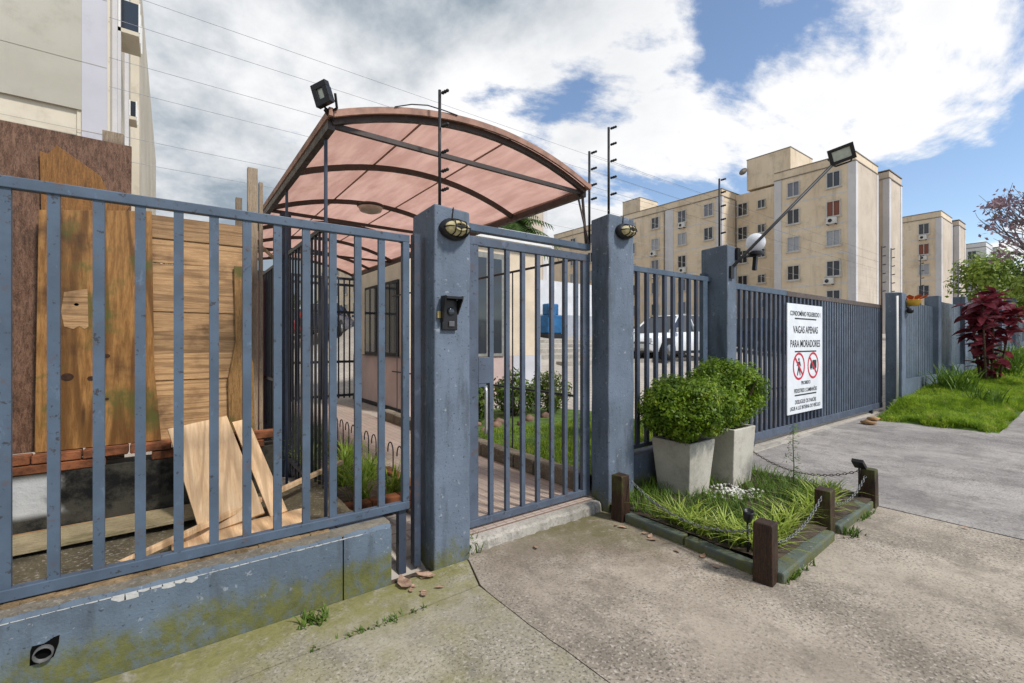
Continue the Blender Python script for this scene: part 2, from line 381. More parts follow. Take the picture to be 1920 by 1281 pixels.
def slab_poly(poly, mat):
    n_ = len(poly); struct('slab', MB().add([(x, y, 0.) for x, y in poly] + [(x, y, -.12) for x, y in poly], [tuple(range(n_))] + [(i, n_ + i, n_ + (i+1) % n_, (i+1) % n_) for i in range(n_)]), mat, pav)
slab_poly([(x, y + .011) for x, y in reversed(JNT)] + [(1.519, 2.392), (1.625, 2.69), (1.63, 2.715), (-6, 2.715)], SLAB_A)
slab_poly([(-6, -4)] + [(x - .003, y) for x, y in reversed(CRK[3:])] + JNT, SLAB_A)
slab_poly([(5.16, -4), (5.16, 2.84)] + [(x + .0035, y) for x, y in CRK], SLAB_C)
slab([(5.178, -4), (10.2, -4), (10.45, 2.98), (5.178, 2.98)], SLAB_D, (8, 1))
slab([(10.21, -4), (60, -4), (60, 1.22), (10.21, 1.22)], SLAB_D, (50, 1))
# joint fill: dirt showing in the gaps
struct('joint_dirt', MB().box(-6, 12, -4, 2.80, -.09, -.018), SOIL)
# yard behind the low wall
def sheet(name, mat, u0, u1, v0, v1, fz, n=12, k=12, amp=0):
    m = MB(); W = n + 1
    m.add([(u0+(u1-u0)*i/n, v0+(v1-v0)*j/k, fz(u0+(u1-u0)*i/n, v0+(v1-v0)*j/k) + random.uniform(-amp, amp)) for j in range(k+1) for i in range(n+1)],
          [(j*W+i, j*W+i+1, (j+1)*W+i+1, (j+1)*W+i) for j in range(k) for i in range(n)])
    return struct(name, m, mat, smooth=True)
sheet('yard', EARTH, -5, 1.0, 3.02, 4.2, lambda u, v: .235 + .1 * sm(.3, 1, u), 40, 10, .012)
# tiled path and its threshold
path = MB().box(1.60, 3.06, 2.87, 11.4, -.1, .092); struct('path', path, TILE)
th = MB(); N = 40; q_ = []
for i in range(N):   # chipped cement nosing in front of the tiles
    a = 1.665 + 1.395 * i / (N - 1); o = random.uniform(-.016, .01); z_ = .078 + random.uniform(-.006, .004)
    q_ += [(a, 2.775 + o, -.05), (a, 2.785 + o, z_ - .02), (a, 2.80 + o, z_), (a, 2.869, .084), (a, 2.869, -.05)]
th.add(q_, [(i*5+j, (i+1)*5+j, (i+1)*5+j+1, i*5+j+1) for i in range(N - 1) for j in range(4)] + [(0, 1, 2, 3, 4), tuple((N-1)*5+j for j in (4, 3, 2, 1, 0))])
struct('threshold', th, CONC)

# ------------------------------------------------------------------ low wall on the left
lw = thing('low_wall', 'long low blue painted wall with mossy foot and drain hole under the barred fence', 'wall', (-1, 2.72, 0))
for a, b in ((-6, -2.1), (-2.094, .797), (.805, 1.092)):
    m = MB(); n = max(2, int((b - a) / .06)); W = n + 1; vs_ = []
    for i in range(W):
        u = a + (b - a) * i / n; dz = random.uniform(-.008, .004); dv = random.uniform(0, .005)
        vs_ += [(u, 2.72, -.1), (u, 2.72, .352 + dz), (u, 2.735 + dv, .374 + dz), (u, 2.84, .378), (u, 3.03, .374), (u, 3.03, -.1)]
    fs_ = [(i*6+k, (i+1)*6+k, (i+1)*6+k+1, i*6+k+1) for i in range(n) for k in range(5)] + [(0, 1, 2, 3, 4, 5), tuple(n*6+k for k in (5, 4, 3, 2, 1, 0))]
    part('block', m.add(vs_, fs_), WALLB, lw)
k = NM('sandy_mortar'); MORT = k.done(k.mix(k.ramp(k.noise(9, 6, .7), .35, .65), (.13, .09, .05), (.36, .25, .14)), .95, 0, .1, k.bump(k.noise(60, 5, .7), .8, .01))
m = MB(); n = 90
for i in range(n):
    a, b = -4 + 4.75 * i / n, -4 + 4.75 * (i + 1) / n; m.box(a, b, 2.805 + random.uniform(-.008, .012), 3.0, .36, .386 + random.uniform(0, .008))
part('mortar_bed', m, MORT, lw)
m = MB()
for i in range(70):
    a, b = -4 + 5.09 * i / 70, -4 + 5.09 * (i + 1) / 70; m.box(a, b, 2.738 + random.uniform(-.003, .004), 2.83, .36, .3815 + random.uniform(-.001, .001))
part('bare_coping', m, concrete_mat('bare_cement', (.16, .14, .11), (.27, .24, .19), None, .6), lw)
k = NM('flaked_plaster'); CHALK = k.done(k.mix(k.noise(30, 4), (.30, .30, .285), (.60, .60, .58)), .9, 0, .2, k.bump(k.noise(60, 4), .5, .006))
m = MB()
for i in range(34):    # flaked paint along the edge of the wall
    u = -.62 + i * .045; big_ = .034 if -.25 < u < .06 else .006
    h = random.uniform(.3, 1) * big_
    m.prism([(0, 0), (.047, 0), (.05, -h * random.uniform(.5, 1)), (.025, -h), (-.002, -h * random.uniform(.4, 1))], (u, 2.7185, .355), (1, 0, 0), (0, 0, 1), -.003)
part('flaked_edge', m, CHALK, lw)
dp = MB(); Mx = Matrix.Rotation(R(90), 3, 'X')
dp.lathe((-.43, 2.7, .195), [(.030, -.08), (.032, 0.004), (.027, .006), (.026, -.06)], 22, Mx)
part('drain_pipe', dp, simple('grey_pvc', (.09, .09, .088), .5), lw, True)
part('drain_shade_patch', MB().prism([(-.042, -.04), (-.04, .02), (-.035, .038), (.0, .036), (.03, .052), (.048, .055), (.045, .02), (.03, -.03), (0, -.042)], (-.43, 2.7193, .195), (1, 0, 0), (0, 0, 1), .0008), NM('hole_shade_black').done((.004, .004, .004), .95, 0, .05), lw)  # flat black patch, painted as the shade inside the drain opening

# ------------------------------------------------------------------ gate posts
def gate_post(u0, u1, v0, v1, top, label, base=-.1, name='gate_post'):
    m = MB(); nz = 14; P = []
    for j in range(nz + 1):
        z = base + (top - base) * j / nz; ins = 0
        for x, y in ((u0, v0), (u1, v0), (u1, v1), (u0, v1)):
            P.append((x + random.uniform(-.004, .004), y + random.uniform(-.004, .004), z + (random.uniform(-.018, .01) if j == nz else 0)))
    F_ = [(j*4+k, j*4+(k+1) % 4, (j+1)*4+(k+1) % 4, (j+1)*4+k) for j in range(nz) for k in range(4)] + [(3, 2, 1, 0)]
    b = len(P); c = ((u0+u1)/2, (v0+v1)/2, top + .012); P.append(c); F_ += [(nz*4+k, nz*4+(k+1) % 4, b) for k in range(4)]
    return solo(name, m.add(P, F_), POST, label, 'post', ((u0+u1)/2, (v0+v1)/2, 0), 'painted concrete gate posts', bevel=.012)
gate_post(1.385, 1.66, 2.72, 3.06, 2.40, 'blue concrete post carrying the intercom beside the small gate')
gate_post(3.075, 3.42, 2.72, 2.93, 2.615, 'blue concrete post with caged lamp behind the leafy planters')
gate_post(5.06, 5.275, 2.72, 3.04, 2.60, 'blue concrete post holding the floodlight arm and white globe')
gate_post(11.76, 12.07, 2.72, 2.99, 2.50, 'blue concrete post with white cable conduit at the far end of sliding gate')

# ------------------------------------------------------------------ left barred fence
def bar_mesh(name, wd, dp, h, mat):
    me = MB().box(-wd/2, wd/2, -dp/2, dp/2, 0, h).mesh(name); me.materials.append(mat); return me
lf = thing('barred_fence', 'blue steel barred fence panel standing on the low wall', 'fence', (-1, 2.85, .4))
part('top_rail', MB().box(-4, 1.262, 2.828, 2.872, 2.152, 2.202), METAL, lf, bevel=.004)
part('bottom_rail', MB().box(-4, 1.262, 2.828, 2.872, .398, .450), METAL, lf, bevel=.004)
bm_ = bar_mesh('bar', .041, .024, 1.705, METAL)
for i in range(26): inst('bar', bm_, lf, (1.076 - .1495 * i, 2.85, .448))
part('end_post', MB().box(1.215, 1.261, 2.83, 2.87, .449, 2.153), METAL, lf, bevel=.004)
part('foot', MB().box(1.20, 1.25, 2.86, 2.91, -.05, .41), METALD, lf)
part('mounting_strip', MB().box(1.30, 1.345, 2.84, 2.90, .0, 2.22), METALD, lf)

# ------------------------------------------------------------------ pedestrian gate
pg = thing('pedestrian_gate', 'narrow barred steel entrance gate between two concrete posts', 'gate', (2.4, 2.95, .1))
part('top_rail', MB().box(1.72, 3.06, 2.928, 2.972, 2.225, 2.29), GATEM, pg, bevel=.004)
part('bottom_rail', MB().box(1.72, 3.06, 2.928, 2.972, .108, .162), GATEM, pg, bevel=.004)
part('stile', MB().box(1.765, 1.862, 2.93, 2.97, .1615, 2.226), GATEM, pg, bevel=.004)
part('stile', MB().box(2.972, 3.06, 2.93, 2.97, .1615, 2.226), GATEM, pg, bevel=.004)
bm_ = bar_mesh('bar', .036, .030, 2.066, GATEM)
for u in (1.985, 2.14, 2.297, 2.456, 2.613, 2.77, 2.90): inst('bar', bm_, pg, (u, 2.95, .161))
lb = part('lock_plate', MB().box(1.863, 1.967, 2.932, 2.968, 1.18, 1.38), GATEM, pg, bevel=.004)
part('handle', MB().tube([(1.915, 2.915, .80), (1.915, 2.905, .84), (1.915, 2.905, 1.12), (1.915, 2.915, 1.16)], .013, 8), simple('steel_handle', (.55, .55, .56), .3, .1, 9, metal=.8), lb, True)
part('handle_bracket', MB().box(1.863, 1.93, 2.93, 2.96, 1.155, 1.179), GATEM, lb)
solo('lintel_beam', MB().box(1.664, 3.07, 2.93, 2.99, 2.33, 2.385), METAL, 'slim blue steel lintel beam spanning above the small entrance gate', 'beam', (2.36, 2.96, 2.33), bevel=.004)
# fixed barred panel between the second and third posts
fp = thing('fixed_fence', 'fixed blue barred panel on a dark low wall behind the planters', 'fence', (4.2, 2.93, .42))
part('top_rail', MB().box(3.425, 5.055, 2.91, 2.95, 2.195, 2.25), METAL, fp, bevel=.004)
part('bottom_rail', MB().box(3.425, 5.055, 2.91, 2.95, .44, .48), METALD, fp, bevel=.004)
bm_ = bar_mesh('bar', .042, .034, 1.717, METALD)
for i in range(9): inst('bar', bm_, fp, (3.585 + .149 * i, 2.93, .479))
part('gate_guide', MB().box(4.88, 4.97, 2.905, 2.955, .481, 2.194).box(5.0, 5.05, 2.96, 3.02, .481, 2.3), METAL, fp)
solo('plinth_wall', MB().box(3.425, 5.057, 2.84, 3.02, -.1, .40), paint_concrete('plinth_paint', (.10, .12, .16)), 'dark blue plinth under the fixed barred panel', 'wall', (4.2, 2.93, 0), bevel=.01)
# ------------------------------------------------------------------ sliding gate
sg = thing('sliding_gate', 'long barred sliding vehicle gate with rusty top rail and wheels', 'gate', (8.6, 3.08, .1))
part('top_rail', MB().box(5.15, 7.4, 3.055, 3.105, 2.185, 2.262), METAL, sg, bevel=.005)
part('top_rail', MB().box(7.402, 11.83, 3.055, 3.105, 2.18, 2.258), RUST, sg, bevel=.005)
part('bottom_rail', MB().box(5.15, 11.83, 3.05, 3.11, .135, .245), GATEM, sg, bevel=.005)
bm_ = bar_mesh('bar', .052, .036, 1.942, METALD); bm2 = bar_mesh('bar', .062, .036, 1.937, GATEM)
u = 5.62
while u < 11.75:
    inst('bar', bm_ if u < 8.7 else bm2, sg, (u, 3.08, .244)); u += .142 if u < 8.7 else .112
for z in (.8, 1.62): part('rear_brace', MB().box(5.6, 11.8, 3.099, 3.112, z, z + .02), METALD, sg)
part('end_stile', MB().box(11.775, 11.83, 3.06, 3.10, .246, 2.179), METALD, sg)
for u in (6.35, 11.2):
    wh = part('wheel', MB().lathe((u, 3.08, .105), [(.045, -.02), (.05, -.012), (.04, 0), (.05, .012), (.045, .02)], 16, Mx), BLACK, sg, True)
    part('wheel_bracket', MB().box(u - .03, u + .03, 3.045, 3.052, .07, .14), METALD, wh)
solo('gate_track', MB().box(5.3, 12.0, 2.985, 3.16, -.02, .056).box(5.3, 12.0, 3.07, 3.09, .0555, .075), CONC, 'pale concrete track with rail under the sliding gate', 'track', (8.6, 3.08, 0))
# sign on the gate
sign = thing('parking_sign', 'white residents parking notice with two red prohibition rings on sliding gate', 'sign', (7.94, 3.035, .41))
SIGNW = simple('sign_white', (.70, .73, .76), .4, .06, 4); SIGNK = NM('sign_black').done((.02, .022, .03), .5); SIGNR = NM('sign_red').done((.50, .02, .045), .5)
part('board', MB().box(7.345, 8.64, 3.030, 3.044, .40, 2.075), SIGNW, sign)
SC = 7.995
def text_part(txt, z, size, width, parent, y=3.0285, u=SC, mat=None):
    cu = bpy.data.curves.new('lettering', 'FONT'); cu.body = txt; cu.size = size; cu.align_x = 'CENTER'; cu.extrude = .0006; cu.offset = size * .014
    t = bpy.data.objects.new('lettering_tmp', cu); COL.objects.link(t); bpy.context.view_layer.update()
    me = bpy.data.meshes.new_from_object(t.evaluated_get(bpy.context.evaluated_depsgraph_get())); bpy.data.objects.remove(t); bpy.data.curves.remove(cu)
    xs = [v.co.x for v in me.vertices]; k = width / (max(xs) - min(xs)); c = (max(xs) + min(xs)) / 2; mm = me
    for v in mm.vertices: v.co = Vector(((v.co.x - c) * k, -v.co.z, v.co.y))
    mm.materials.clear(); mm.materials.append(mat or SIGNK); mm.name = 'lettering'
    return put('lettering', mm, parent, (u, y, z))
for txt, z, s, wd in (('CONDOMÍNIO FIGUEIREDO I', 1.895, .10, 1.12), ('VAGAS APENAS', 1.63, .155, .92), ('PARA MORADORES', 1.415, .155, 1.10),
                      ('PROIBIDO', .835, .075, .34), ('PEDESTRES E CAMINHÕES', .715, .085, .84), ('DESLIGUE OS FARÓIS', .545, .085, .78), ('LIGUE A LUZ INTERNA DO VEÍCULO', .455, .08, 1.12)):
    text_part(txt, z, s, wd, sign)
for z in (1.84, 1.335, .665): part('rule_line', MB().box(SC - .40, SC + .40, 3.0285, 3.0295, z, z + .022), SIGNK, sign)
def ring(cu_, cz, r0, r1, y):
    m = MB(); n = 36; A = [(cu_ + r * math.cos(2*math.pi*i/n), y, cz + r * math.sin(2*math.pi*i/n)) for r in (r0, r1) for i in range(n)]
    m.add(A, [(i, (i+1) % n, n+(i+1) % n, n+i) for i in range(n)])
    c, s = math.cos(R(45)), math.sin(R(45)); h = .02
    m.add([(cu_ - r0*c - h*s, y, cz + r0*s - h*c), (cu_ - r0*c + h*s, y, cz + r0*s + h*c), (cu_ + r0*c + h*s, y, cz - r0*s + h*c), (cu_ + r0*c - h*s, y, cz - r0*s - h*c)], [(0, 1, 2, 3)])
    return m
for cu_ in (7.74, 8.27):
    rr = part('prohibition_ring', ring(cu_, 1.12, .178, .212, 3.0270), SIGNR, sign)
    if cu_ < 8:
        p = MB().lathe((cu_, 3.0289, 1.225), [(.024, 0), (.024, .0006)], 14, Mx)
        p.add([(cu_+x, 3.0284, 1.12+z) for x, z in ((-.035, .07), (.04, .075), (.075, .0), (.055, -.005), (.03, .035), (.028, -.03), (.06, -.14), (.035, -.145), (-.0, -.055), (-.045, -.145), (-.07, -.135), (-.03, -.03), (-.03, .03), (-.065, -.0), (-.08, .012))], [tuple(range(15))])
    else:
        p = MB().add([(cu_+x, 3.0284, 1.12+z) for x, z in ((-.02, .085), (.13, .085), (.13, -.045), (-.02, -.045))], [(0, 1, 2, 3)])
        p.add([(cu_+x, 3.0284, 1.12+z) for x, z in ((-.12, -.045), (-.03, -.045), (-.03, .05), (-.09, .05), (-.12, .0))], [(0, 1, 2, 3, 4)])
        for x in (-.08, .0, .085): p.lathe((cu_ + x, 3.0289, 1.07), [(.022, 0), (.022, .0006)], 12, Mx)
    part('pictogram', p, SIGNK, rr)
# ------------------------------------------------------------------ lamps, intercom, electric fence
AMBER = simple('amber_glass', (.55, .48, .27), .15, .25, 30, spec=.6)
def bulkhead(u, z, s, label):
    t = thing('bulkhead_lamp', label, 'lamp', (u, 2.715, z), 'caged bulkhead lamps on gate posts')
    def el(ru, rz, y, n=22): return [(u + ru*math.cos(2*math.pi*i/n), y, z + rz*math.sin(2*math.pi*i/n)) for i in range(n)]
    def loft(rows, cap=True):
        n = len(rows[0]); m = MB(); m.add([p for r in rows for p in r], [(j*n+(i+1) % n, j*n+i, (j+1)*n+i, (j+1)*n+(i+1) % n) for j in range(len(rows)-1) for i in range(n)])
        m.f.append(tuple(range((len(rows)-1)*n, len(rows)*n))); return m
    part('housing', loft([el(.118*s, .078*s, 2.72), el(.122*s, .082*s, 2.70), el(.112*s, .072*s, 2.668), el(.095*s, .057*s, 2.666)]), BLACKP, t, True)
    part('glass', loft([el(.096*s, .056*s, 2.672), el(.092*s, .052*s, 2.645), el(.076*s, .042*s, 2.620), el(.05*s, .026*s, 2.607)]), AMBER, t, True)
    c = MB()
    for k in (-.045, 0, .045):
        h = .062 * math.sqrt(1 - (k / .11) ** 2)
        c.tube([(u+k*s, 2.665, z+h*s), (u+k*s, 2.617, z+h*s*.72), (u+k*s, 2.600, z), (u+k*s, 2.617, z-h*s*.72), (u+k*s, 2.665, z-h*s)], .0042, 6)
    c.tube([(u-.105*s, 2.668, z), (u-.085*s, 2.620, z), (u, 2.598, z), (u+.085*s, 2.620, z), (u+.105*s, 2.668, z)], .0042, 6)
    part('cage', c, BLACKP, t, True)
    part('cable', MB().tube([(u-.01, 2.712, z+.07*s), (u-.005, 2.714, z+.11), (u, 2.715, z+.15)], .004, 6), BLACKP, t)
bulkhead(1.525, 2.252, .92, 'caged oval lamp with amber glass above the intercom')
bulkhead(3.265, 2.485, .88, 'caged oval lamp on the post behind the planters')
ic = thing('intercom', 'black intercom under a small rain hood on concrete post', 'intercom', (1.49, 2.70, 1.57))
part('back_plate', MB().box(1.432, 1.548, 2.698, 2.722, 1.575, 1.78), BLACKP, ic, bevel=.006)
part('rain_hood', MB().prism([(-.002, 1.80), (.002, 1.62), (-.028, 1.64), (-.066, 1.775), (-.07, 1.80)], (1.424, 2.705, 0), (0, 1, 0), (0, 0, 1), .008).box(1.432, 1.556, 2.632, 2.712, 1.781, 1.796).prism([(0, 1.80), (.0, 1.68), (-.066, 1.775), (-.07, 1.80)], (1.549, 2.705, 0), (0, 1, 0), (0, 0, 1), .008), BLACKP, ic)
part('lens', MB().lathe((1.495, 2.697, 1.70), [(.026, -.004), (.026, .008), (.017, .014)], 16, Mx), GLASSD, ic, True)
part('call_button', MB().box(1.478, 1.52, 2.688, 2.6975, 1.60, 1.635), simple('grey_button', (.10, .10, .11), .4), ic, bevel=.003)
part('lock_box', MB().box(1.40, 1.422, 2.70, 2.722, 1.655, 1.70), simple('brass', (.42, .33, .14), .4, .2, 30, metal=.6), ic)
def fence_pole(u, v, z0, z1, zs_, label, side=1, foot=None):
    t = thing('electric_fence_pole', label, 'pole', (u, v, z0), 'electric fence poles with insulators')
    part('rod', MB().tube([(u, v, z0), (u, v, z1)], .011, 8), BLACK, t, True)
    for z in zs_:
        part('insulator', MB().lathe((u + .008, v - .012*side, z), [(.006, 0), (.013, .012), (.009, .02), (.013, .03), (.009, .038), (.012, .052), (.005, .06)], 10, Matrix.Rotation(R(78), 3, 'X') @ Matrix.Rotation(R(28), 3, 'Y')), BLACKP, t, True)
fence_pole(1.487, 2.84, 2.39, 3.235, (3.21, 2.98, 2.80, 2.67, 2.54), 'thin insulator pole rising from the intercom post')
fence_pole(3.125, 3.0, 2.36, 3.27, (3.25, 3.10, 2.95, 2.82), 'thin insulator pole strapped behind the post beside the canopy corner')
fence_pole(3.165, 2.80, 2.60, 3.43, (3.415, 3.27, 3.12, 2.97, 2.82), 'tall insulator pole on top of the post with caged lamp behind planters')
fence_pole(5.215, 2.90, 2.59, 3.43, (3.41, 3.26, 3.10, 2.94, 2.78), 'insulator pole on top of the floodlight post')
for u, l in ((12.35, 'insulator pole behind the conduit post'), (13.0, 'second insulator pole behind the conduit post'), (15.45, 'insulator pole above the slatted fence by the flower pot'), (19.8, 'insulator pole above the slatted fence beyond the red plant')):
    fence_pole(u, 3.2, zs(u) + .2, 3.55 + .05 * (u - 12), [3.52 - .19*k + .05 * (u - 12) for k in range(6)], l)
for k, z in enumerate((3.25, 3.10, 2.95)):
    m = MB().tube([(3.13 + .3 * i, 3.0 + (.1 - .005 * i) * 0, z - .012 * math.sin(math.pi * i / 30)) for i in range(31)], .0012, 4)
    solo('electric_wire', m, BLACK, 'thin live wire strung between insulator poles above the gates', 'wire', (3.13, 3.0, z), 'electric fence wires')

# floodlight on a long arm and the globe lamp, both on the third post
LENS = simple('floodlight_glass', (.42, .46, .40), .18, .12, 20, spec=.6)
def floodlight(name, c, nrm, roll, wd, ht, label, extra=None):
    t = thing(name, label, 'floodlight', c); c = Vector(c); z = Vector(nrm).normalized()
    x = Vector((0, 0, 1)).cross(z).normalized(); y = z.cross(x); q = Matrix.Rotation(roll, 3, z); x, y = q @ x, q @ y
    m = Matrix((x, y, z)).transposed(); b = MB(); f = .034
    for px_, py_, sx, sy in ((0, ht/2-f/2, wd, f), (0, -ht/2+f/2, wd, f), (-wd/2+f/2, 0, f, ht-2*f), (wd/2-f/2, 0, f, ht-2*f)):
        b.obox(c + x*px_ + y*py_, (sx, sy, .04), m)
    b.obox(c - z*.012, (wd-2*f+.001, ht-2*f+.001, .012), m)
    for i in range(5): b.obox(c - z*.034 + x*((i-2)*wd*.17), (.008, ht*.7, .028), m)
    part('housing', b, BLACKP, t, bevel=.002); part('glass', MB().obox(c + z*.003, (wd-2*f+.002, ht-2*f+.002, .008), m), LENS, t)
    part('bracket', MB().bar(c - z*.05 - x*wd*.52, c - y*(ht*.62) - z*.06 - x*wd*.3, .012).bar(c - z*.05 + x*wd*.52, c - y*(ht*.62) - z*.06 + x*wd*.3, .012).bar(c - y*(ht*.62) - z*.06 - x*wd*.3, c - y*(ht*.62) - z*.06 + x*wd*.3, .012), BLACKP, t)
    return t
fl = floodlight('floodlight', (5.86, 1.87, 3.54), (-.86, -.40, -.30), R(14), .235, .172, 'black floodlight on a long slanting arm above the sliding gate')
part('arm', MB().tube([(5.13, 2.80, 2.30), (5.15, 2.715, 2.345), (5.80, 1.95, 3.42)], .017, 8), BLACK, fl, True)
part('clamp', MB().box(5.10, 5.17, 2.695, 2.722, 2.22, 2.36), BLACK, fl)
gl = thing('globe_lamp', 'white globe lamp on a black bracket beside the floodlight arm', 'lamp', (5.30, 2.68, 2.42))
k = NM('opal_globe'); OPAL = k.done((.82, .84, .88), .25, 0, .5, None, (.3, (.8, .8, .85)))
gp = [(.106 * math.sin(math.pi * (i + .25) / 14.5), -.106 * math.cos(math.pi * (i + .25) / 14.5)) for i in range(15)]
part('globe', MB().lathe((5.47, 2.60, 2.655), gp, 24), OPAL, gl, True)
part('bracket', MB().tube([(5.262, 2.74, 2.50), (5.36, 2.66, 2.49), (5.45, 2.60, 2.495)], .014, 8).lathe((5.47, 2.60, 2.50), [(.05, 0), (.085, .012), (.085, .035), (.06, .05)], 18).box(5.235, 5.30, 2.69, 2.76, 2.44, 2.58), BLACKP, gl)
part('stem', MB().bar((5.47, 2.60, 2.50), (5.44, 2.60, 2.33), .04), BLACKP, gl)

# ------------------------------------------------------------------ canopy over the path
k = NM('rose_sheet'); st = k.noise(4, 5, .6, k.coords((2.2, .35, 1)))
cc = k.mix(k.ramp(st, .3, .7), (.47, .27, .22), (.62, .39, .32)); cc = k.mix(k.ramp(k.noise(2.1, 5, .65), .50, .74, 0, .5), cc, (.38, .205, .155))
CANOPY = k.done(cc, .35, 0, .35, k.bump(k.noise(3, 3), .15, .02), (.74, cc))
CU0, CU1, CV0, CV1, CE, CR = .81, 3.06, 3.0, 9.8, 2.885, .235
def arc(s): return CU0 + (CU1 - CU0) * s, CE + CR * (1 - (2*s - 1) ** 2)
cn = thing('entrance_canopy', 'arched translucent pink canopy on brown steel ribs over the entrance path', 'canopy', (1.93, 3.0, 2.9))
NS, NV = 24, 14; vs_, fs_ = [], []
for j in range(NV + 1):
    v = CV0 - .06 + (CV1 - CV0 + .1) * j / NV
    for i in range(NS + 1):
        x, z = arc(i / NS); sag = -.012 * abs(math.sin(math.pi * j / 2)) + random.uniform(-.003, .003)
        vs_.append((x, v, z + .045 + sag))
W = NS + 1; fs_ = [(j*W+i, j*W+i+1, (j+1)*W+i+1, (j+1)*W+i) for j in range(NV) for i in range(NS)]
part('sheet', MB().add(vs_, fs_), CANOPY, cn, True)
fv_ = []
m = MB()
for i in range(NS):   # front trim band
    (x0, z0), (x1, z1) = arc(i / NS), arc((i + 1) / NS)
    m.add([(x0, CV0-.064, z0+.008), (x1, CV0-.064, z1+.008), (x1, CV0-.064, z1+.052), (x0, CV0-.064, z0+.052), (x0, CV0-.044, z0+.008), (x1, CV0-.044, z1+.008), (x1, CV0-.044, z1+.052), (x0, CV0-.044, z0+.052)],
          [(0, 1, 2, 3), (5, 4, 7, 6), (3, 2, 6, 7), (0, 4, 5, 1)])
TRIM = simple('weathered_trim', (.30, .17, .125), .7, .3, 8)
part('front_trim', m, TRIM, cn)
for x in (CU0 - .03, CU1 + .005): part('side_trim', MB().box(x, x + .025, CV0 - .06, CV1, CE + .012, CE + .062), TRIM, cn)
for v in (3.0, 4.1, 5.35, 6.5, 7.6, 8.7, 9.75):
    m = MB()
    for i in range(16):
        (x0, z0), (x1, z1) = arc(i / 16), arc((i + 1) / 16); m.bar((x0, v, z0), (x1, v, z1), .035, .045)
    part('rib', m, BRONZE, cn)
for u in (CU0, CU1): part('eave_beam', MB().box(u - .022, u + .022, 3.0, 9.75, CE - .05, CE + .01), BRONZE, cn)
for v in (3.0, 5.35, 7.6): part('tie_bar', MB().bar((CU0, v + .03, CE - .01), (CU1, v + .03, CE - .01), .028, .032), BRONZE, cn)
for q in (.3, .62):
    x, z = arc(q); part('sheet_seam', MB().box(x - .006, x + .006, 2.96, 9.8, z + .026, z + .036), TRIM, cn)
for u, v in ((.82, 3.17), (.82, 4.45)): part('hanger_rod', MB().tube([(u, v, .24), (u, v, CE)], .012, 8), METALD, cn)
part('stay', MB().tube([(3.05, 3.02, 2.9), (3.115, 3.03, 2.38)], .013, 8).tube([(3.02, 3.06, 2.9), (3.095, 2.975, 2.38)], .009, 8), BRONZE, cn)
part('column', MB().box(.925, 1.02, 5.3, 5.395, .05, 2.86), METALD, cn)
fl2 = floodlight('floodlight', (.735, 2.92, 3.0), (-.80, -.58, -.16), R(13), .11, .13, 'black floodlight clamped to the corner of the pink canopy')
part('fixing', MB().bar((.76, 2.95, 2.93), (.82, 2.99, 2.89), .02), BLACKP, fl2)
cl_ = thing('ceiling_lamp', 'round dusty lamp hanging under the pink canopy', 'lamp', (1.88, 5.32, 3.07))
part('shade', MB().lathe((1.88, 5.32, 3.06), [(.14, .04), (.145, .02), (.12, -.03), (.06, -.05)], 20), simple('frosted_shade', (.62, .52, .45), .4), cl_, True)
part('rim', MB().lathe((1.88, 5.32, 3.085), [(.15, .02), (.155, .0), (.145, -.012)], 20), BRONZE, cl_, True)
m = MB().tube([(1.2 + .12*i, 2.93, arc((.39+.12*i)/2.25)[1] + .05 + .03*math.sin(i*.9) * (1 if i % 4 else .3)) for i in range(5)], .004, 6)
solo('loose_cable', m, BLACK, 'loose black cable looping over the canopy front edge', 'cable', (1.3, 2.93, 3.2))

# ------------------------------------------------------------------ yard: brick ledge, hoarding, planks
BRICKM = simple('red_brick', (.20, .072, .03), .9, .6, 9, .8, 60); MOULD = NM('mouldy_render')
k = MOULD; col = k.mix(k.ramp(k.noise(5, 6, .7), .38, .6), (.012, .012, .012), (.07, .065, .05))
wx = k.math('ADD', k.math('ABSOLUTE', k.math('ADD', k.xyz.outputs['X'], .78)), k.math('MULTIPLY', k.noise(7, 4), .3))
wz = k.math('ABSOLUTE', k.math('SUBTRACT', k.xyz.outputs['Z'], .50)); col = k.mix(k.math('MULTIPLY', k.ramp(wx, .40, .28), k.ramp(wz, .15, .09)), col, (.62, .62, .60))
MOULD = k.done(col, .9, 0, .2, k.bump(k.noise(30, 5, .7), .7, .012))
bl = thing('brick_ledge', 'low mouldy retaining ledge topped with red bricks behind the fence', 'wall', (-.2, 4.25, .2))
part('render_base', MB().box(-4, .72, 4.19, 4.42, .1, .645), MOULD, bl)
bme = MB().box(-.117, .117, -.055, .055, 0, .058).mesh('brick'); bme.materials.append(BRICKM)
for row, (z, off) in enumerate(((.648, 0), (.712, .12))):
    for i in range(16):
        u = -2.9 + off + i * .242
        if u > .62 or (row == 0 and -.42 < u < -.1): continue
        b = inst('brick', bme, bl, (u, 4.235 + random.uniform(-.006, .008), z), (0, 0, random.uniform(-.02, .02))); bev(b, .006, 1)
WD = wood('dark_ply', (.065, .028, .014), (.19, .105, .065), (2, 2, .5), (.02, .008, .004), 0, .9)
WO = wood('ochre_board', (.17, .072, .016), (.37, .19, .06), (2.2, 2.2, .22), (.04, .017, .006), .9, .9, .55, 4, .75, .35)
WH = wood('plank_pale', (.32, .175, .075), (.54, .34, .17), (.3, 3, 6), (.08, .038, .015), 0, .95, .6, 5, .6, .4)
WG = wood('grey_batten', (.20, .15, .10), (.30, .23, .16), (4, 4, .3))
WP = wood('fresh_pine', (.56, .35, .18), (.76, .55, .34), (3.2, .25, .25), (.36, .19, .08), 0, .3, .5, 2.2, .5, .25)
WM = wood('mossy_plank', (.42, .33, .18), (.60, .50, .31), (.4, 3, 3), (.05, .04, .02), .5, .3)
